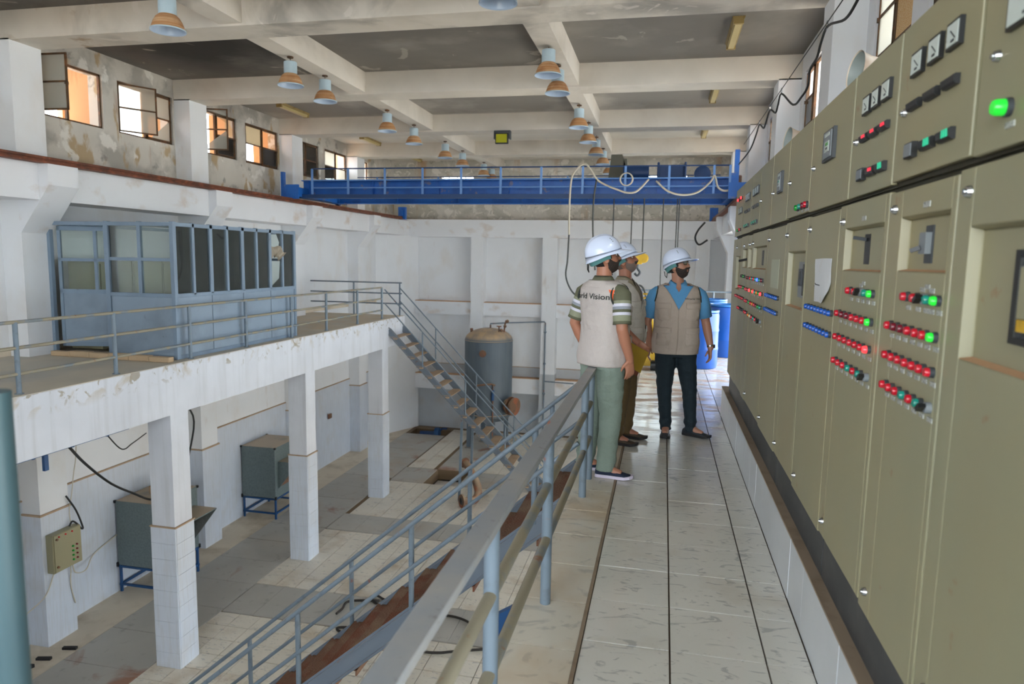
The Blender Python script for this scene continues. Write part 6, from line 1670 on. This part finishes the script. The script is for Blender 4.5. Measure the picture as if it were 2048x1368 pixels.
# left man: seen from behind and his right side, facing the switchboards
P1, M1 = person((-.44, 5.37, .001), 45, 1.80, 'man in white hard hat and grey vest seen from behind, striped sleeve, grey green jeans', [
    ((.205, -.01, 1.385), (.245, -.03, 1.135), (.225, .075, .905), (-.02, .10, -1), (-1, .1, 0), -1),
    ((-.205, -.02, 1.385), (-.27, -.06, 1.14), (-.235, .05, .91), (.02, .10, -1), (1, .1, 0), 1)],
    [((.088, 0, .86), (.10, .015, .48), (.105, -.02, .085), (.78, .64)), ((-.088, 0, .86), (-.11, .02, .48), (-.13, -.03, .085), (.6, .8))],
    -30, 13, SKIN1, VEST1, None, JEAN1, (NAVY, SOLE, NAVY),
    dict(sleeve_mats=STR, sleeve=.86, collar_mi=0, beard=.008, glasses=True, belly=.03, text=('World Vision', .058, math.pi + .10, 1.345, True), laces=True, hem=.85, backpocket=True, fit=(.108, .098, .078, .076, .068), hat_tilt=4, vneck=(1.40, .5)))
# middle man: profile, holding a folder
P2, M2 = person((-.33, 6.38, .001), -12, 1.775, 'older man with a moustache in white hard hat and pale vest, behind the left man', [
    ((.205, 0, 1.385), (.245, -.03, 1.12), (.19, .17, .955), (-.1, .75, -.7), (-1, 0, .2), -1),
    ((-.205, 0, 1.385), (-.25, -.04, 1.13), (-.235, .06, .90), (.02, .12, -1), (1, .1, 0), 1)],
    [((.088, 0, .86), (.10, .02, .48), (.10, -.02, .085), (.0, 1)), ((-.088, 0, .86), (-.12, .03, .48), (-.17, .0, .085), (-.05, 1))],
    6, 22, SKIN2, VEST2, None, JEAN2, (BRSHOE, DKSOLE, BRSHOE),
    dict(sleeve_mats=[KHSH], sleeve=1.0, moustache=True, greyhair=True, belly=.035, curl=.5, hem=.86, vneck=(1.22, .5), open=1.40, hat_tilt=2, fit=(.104, .092, .072, .07, .062)))
# right man: facing the camera, looking up at the switchboards
P3, M3 = person((.135, 6.76, .001), -84, 1.735, 'bearded man in white hard hat, blue polo and taupe vest, facing the camera', [
    ((.215, 0, 1.38), (.275, -.02, 1.11), (.24, -.03, .87), (.1, -.1, -1), (-1, .2, 0), -1),
    ((-.215, 0, 1.38), (-.28, -.02, 1.12), (-.325, .05, .88), (-.03, .06, -1), (1, .1, 0), 1)],
    [((.090, 0, .86), (.085, .02, .48), (.055, -.01, .085), (.12, 1)), ((-.092, 0, .86), (-.15, .01, .48), (-.185, -.02, .085), (-.9, .55))],
    58, 14, SKIN3, VEST3, None, JEAN3, (DKSHOE, DKSOLE, DKSHOE),
    dict(sleeve_mats=[BLUESH], sleeve=.84, beard=.010, glasses=True, belly=.045, wide=1.08, curl=.35, hem=.815, vneck=(1.24, .62), open=1.40, socks=True, watch=1, hat_tilt=6, text=('World Vision', .024, -.66, 1.335, False), fit=(.108, .094, .070, .064, .054)))
# folder in the middle man's hand
fo = MB()
q = [(-.27, 5.98, .99), (-.10, 6.06, .89), (-.165, 6.1, .70), (-.33, 6.02, .80)]
nx = Vector((.35, -.9, .1)).normalized() * .006
vs = [Vector(p) + nx for p in q] + [Vector(p) - nx for p in q]
fo.add(vs, [(0, 1, 2, 3), (7, 6, 5, 4), (0, 4, 5, 1), (1, 5, 6, 2), (2, 6, 7, 3), (3, 7, 4, 0)])
fo = fo.build('folder', mat('mustard_card_folder', C(158, 124, 24), .5)); tag(fo, 'mustard yellow card folder held by the middle man', 'folder')
m = MB(); vs = [Vector(p) + nx * 1.6 for p in ((-.262, 5.982, .955), (-.245, 5.99, .945), (-.25, 5.993, .925), (-.268, 5.986, .935))]; m.add(vs, [(0, 1, 2, 3)]); m.build('clasp', M_dkgrey, fo)
back = MB(); vs = [Vector(p) - nx * 2.2 + Vector((-.02, .0, -.03)) for p in q] + [Vector(p) - nx * 3.2 + Vector((-.02, .0, -.03)) for p in q]
back.add(vs, [(0, 1, 2, 3), (7, 6, 5, 4), (0, 4, 5, 1), (1, 5, 6, 2), (2, 6, 7, 3), (3, 7, 4, 0)]); back.build('back_cover', mat('brown_card_cover', C(110, 56, 34), .6), fo)
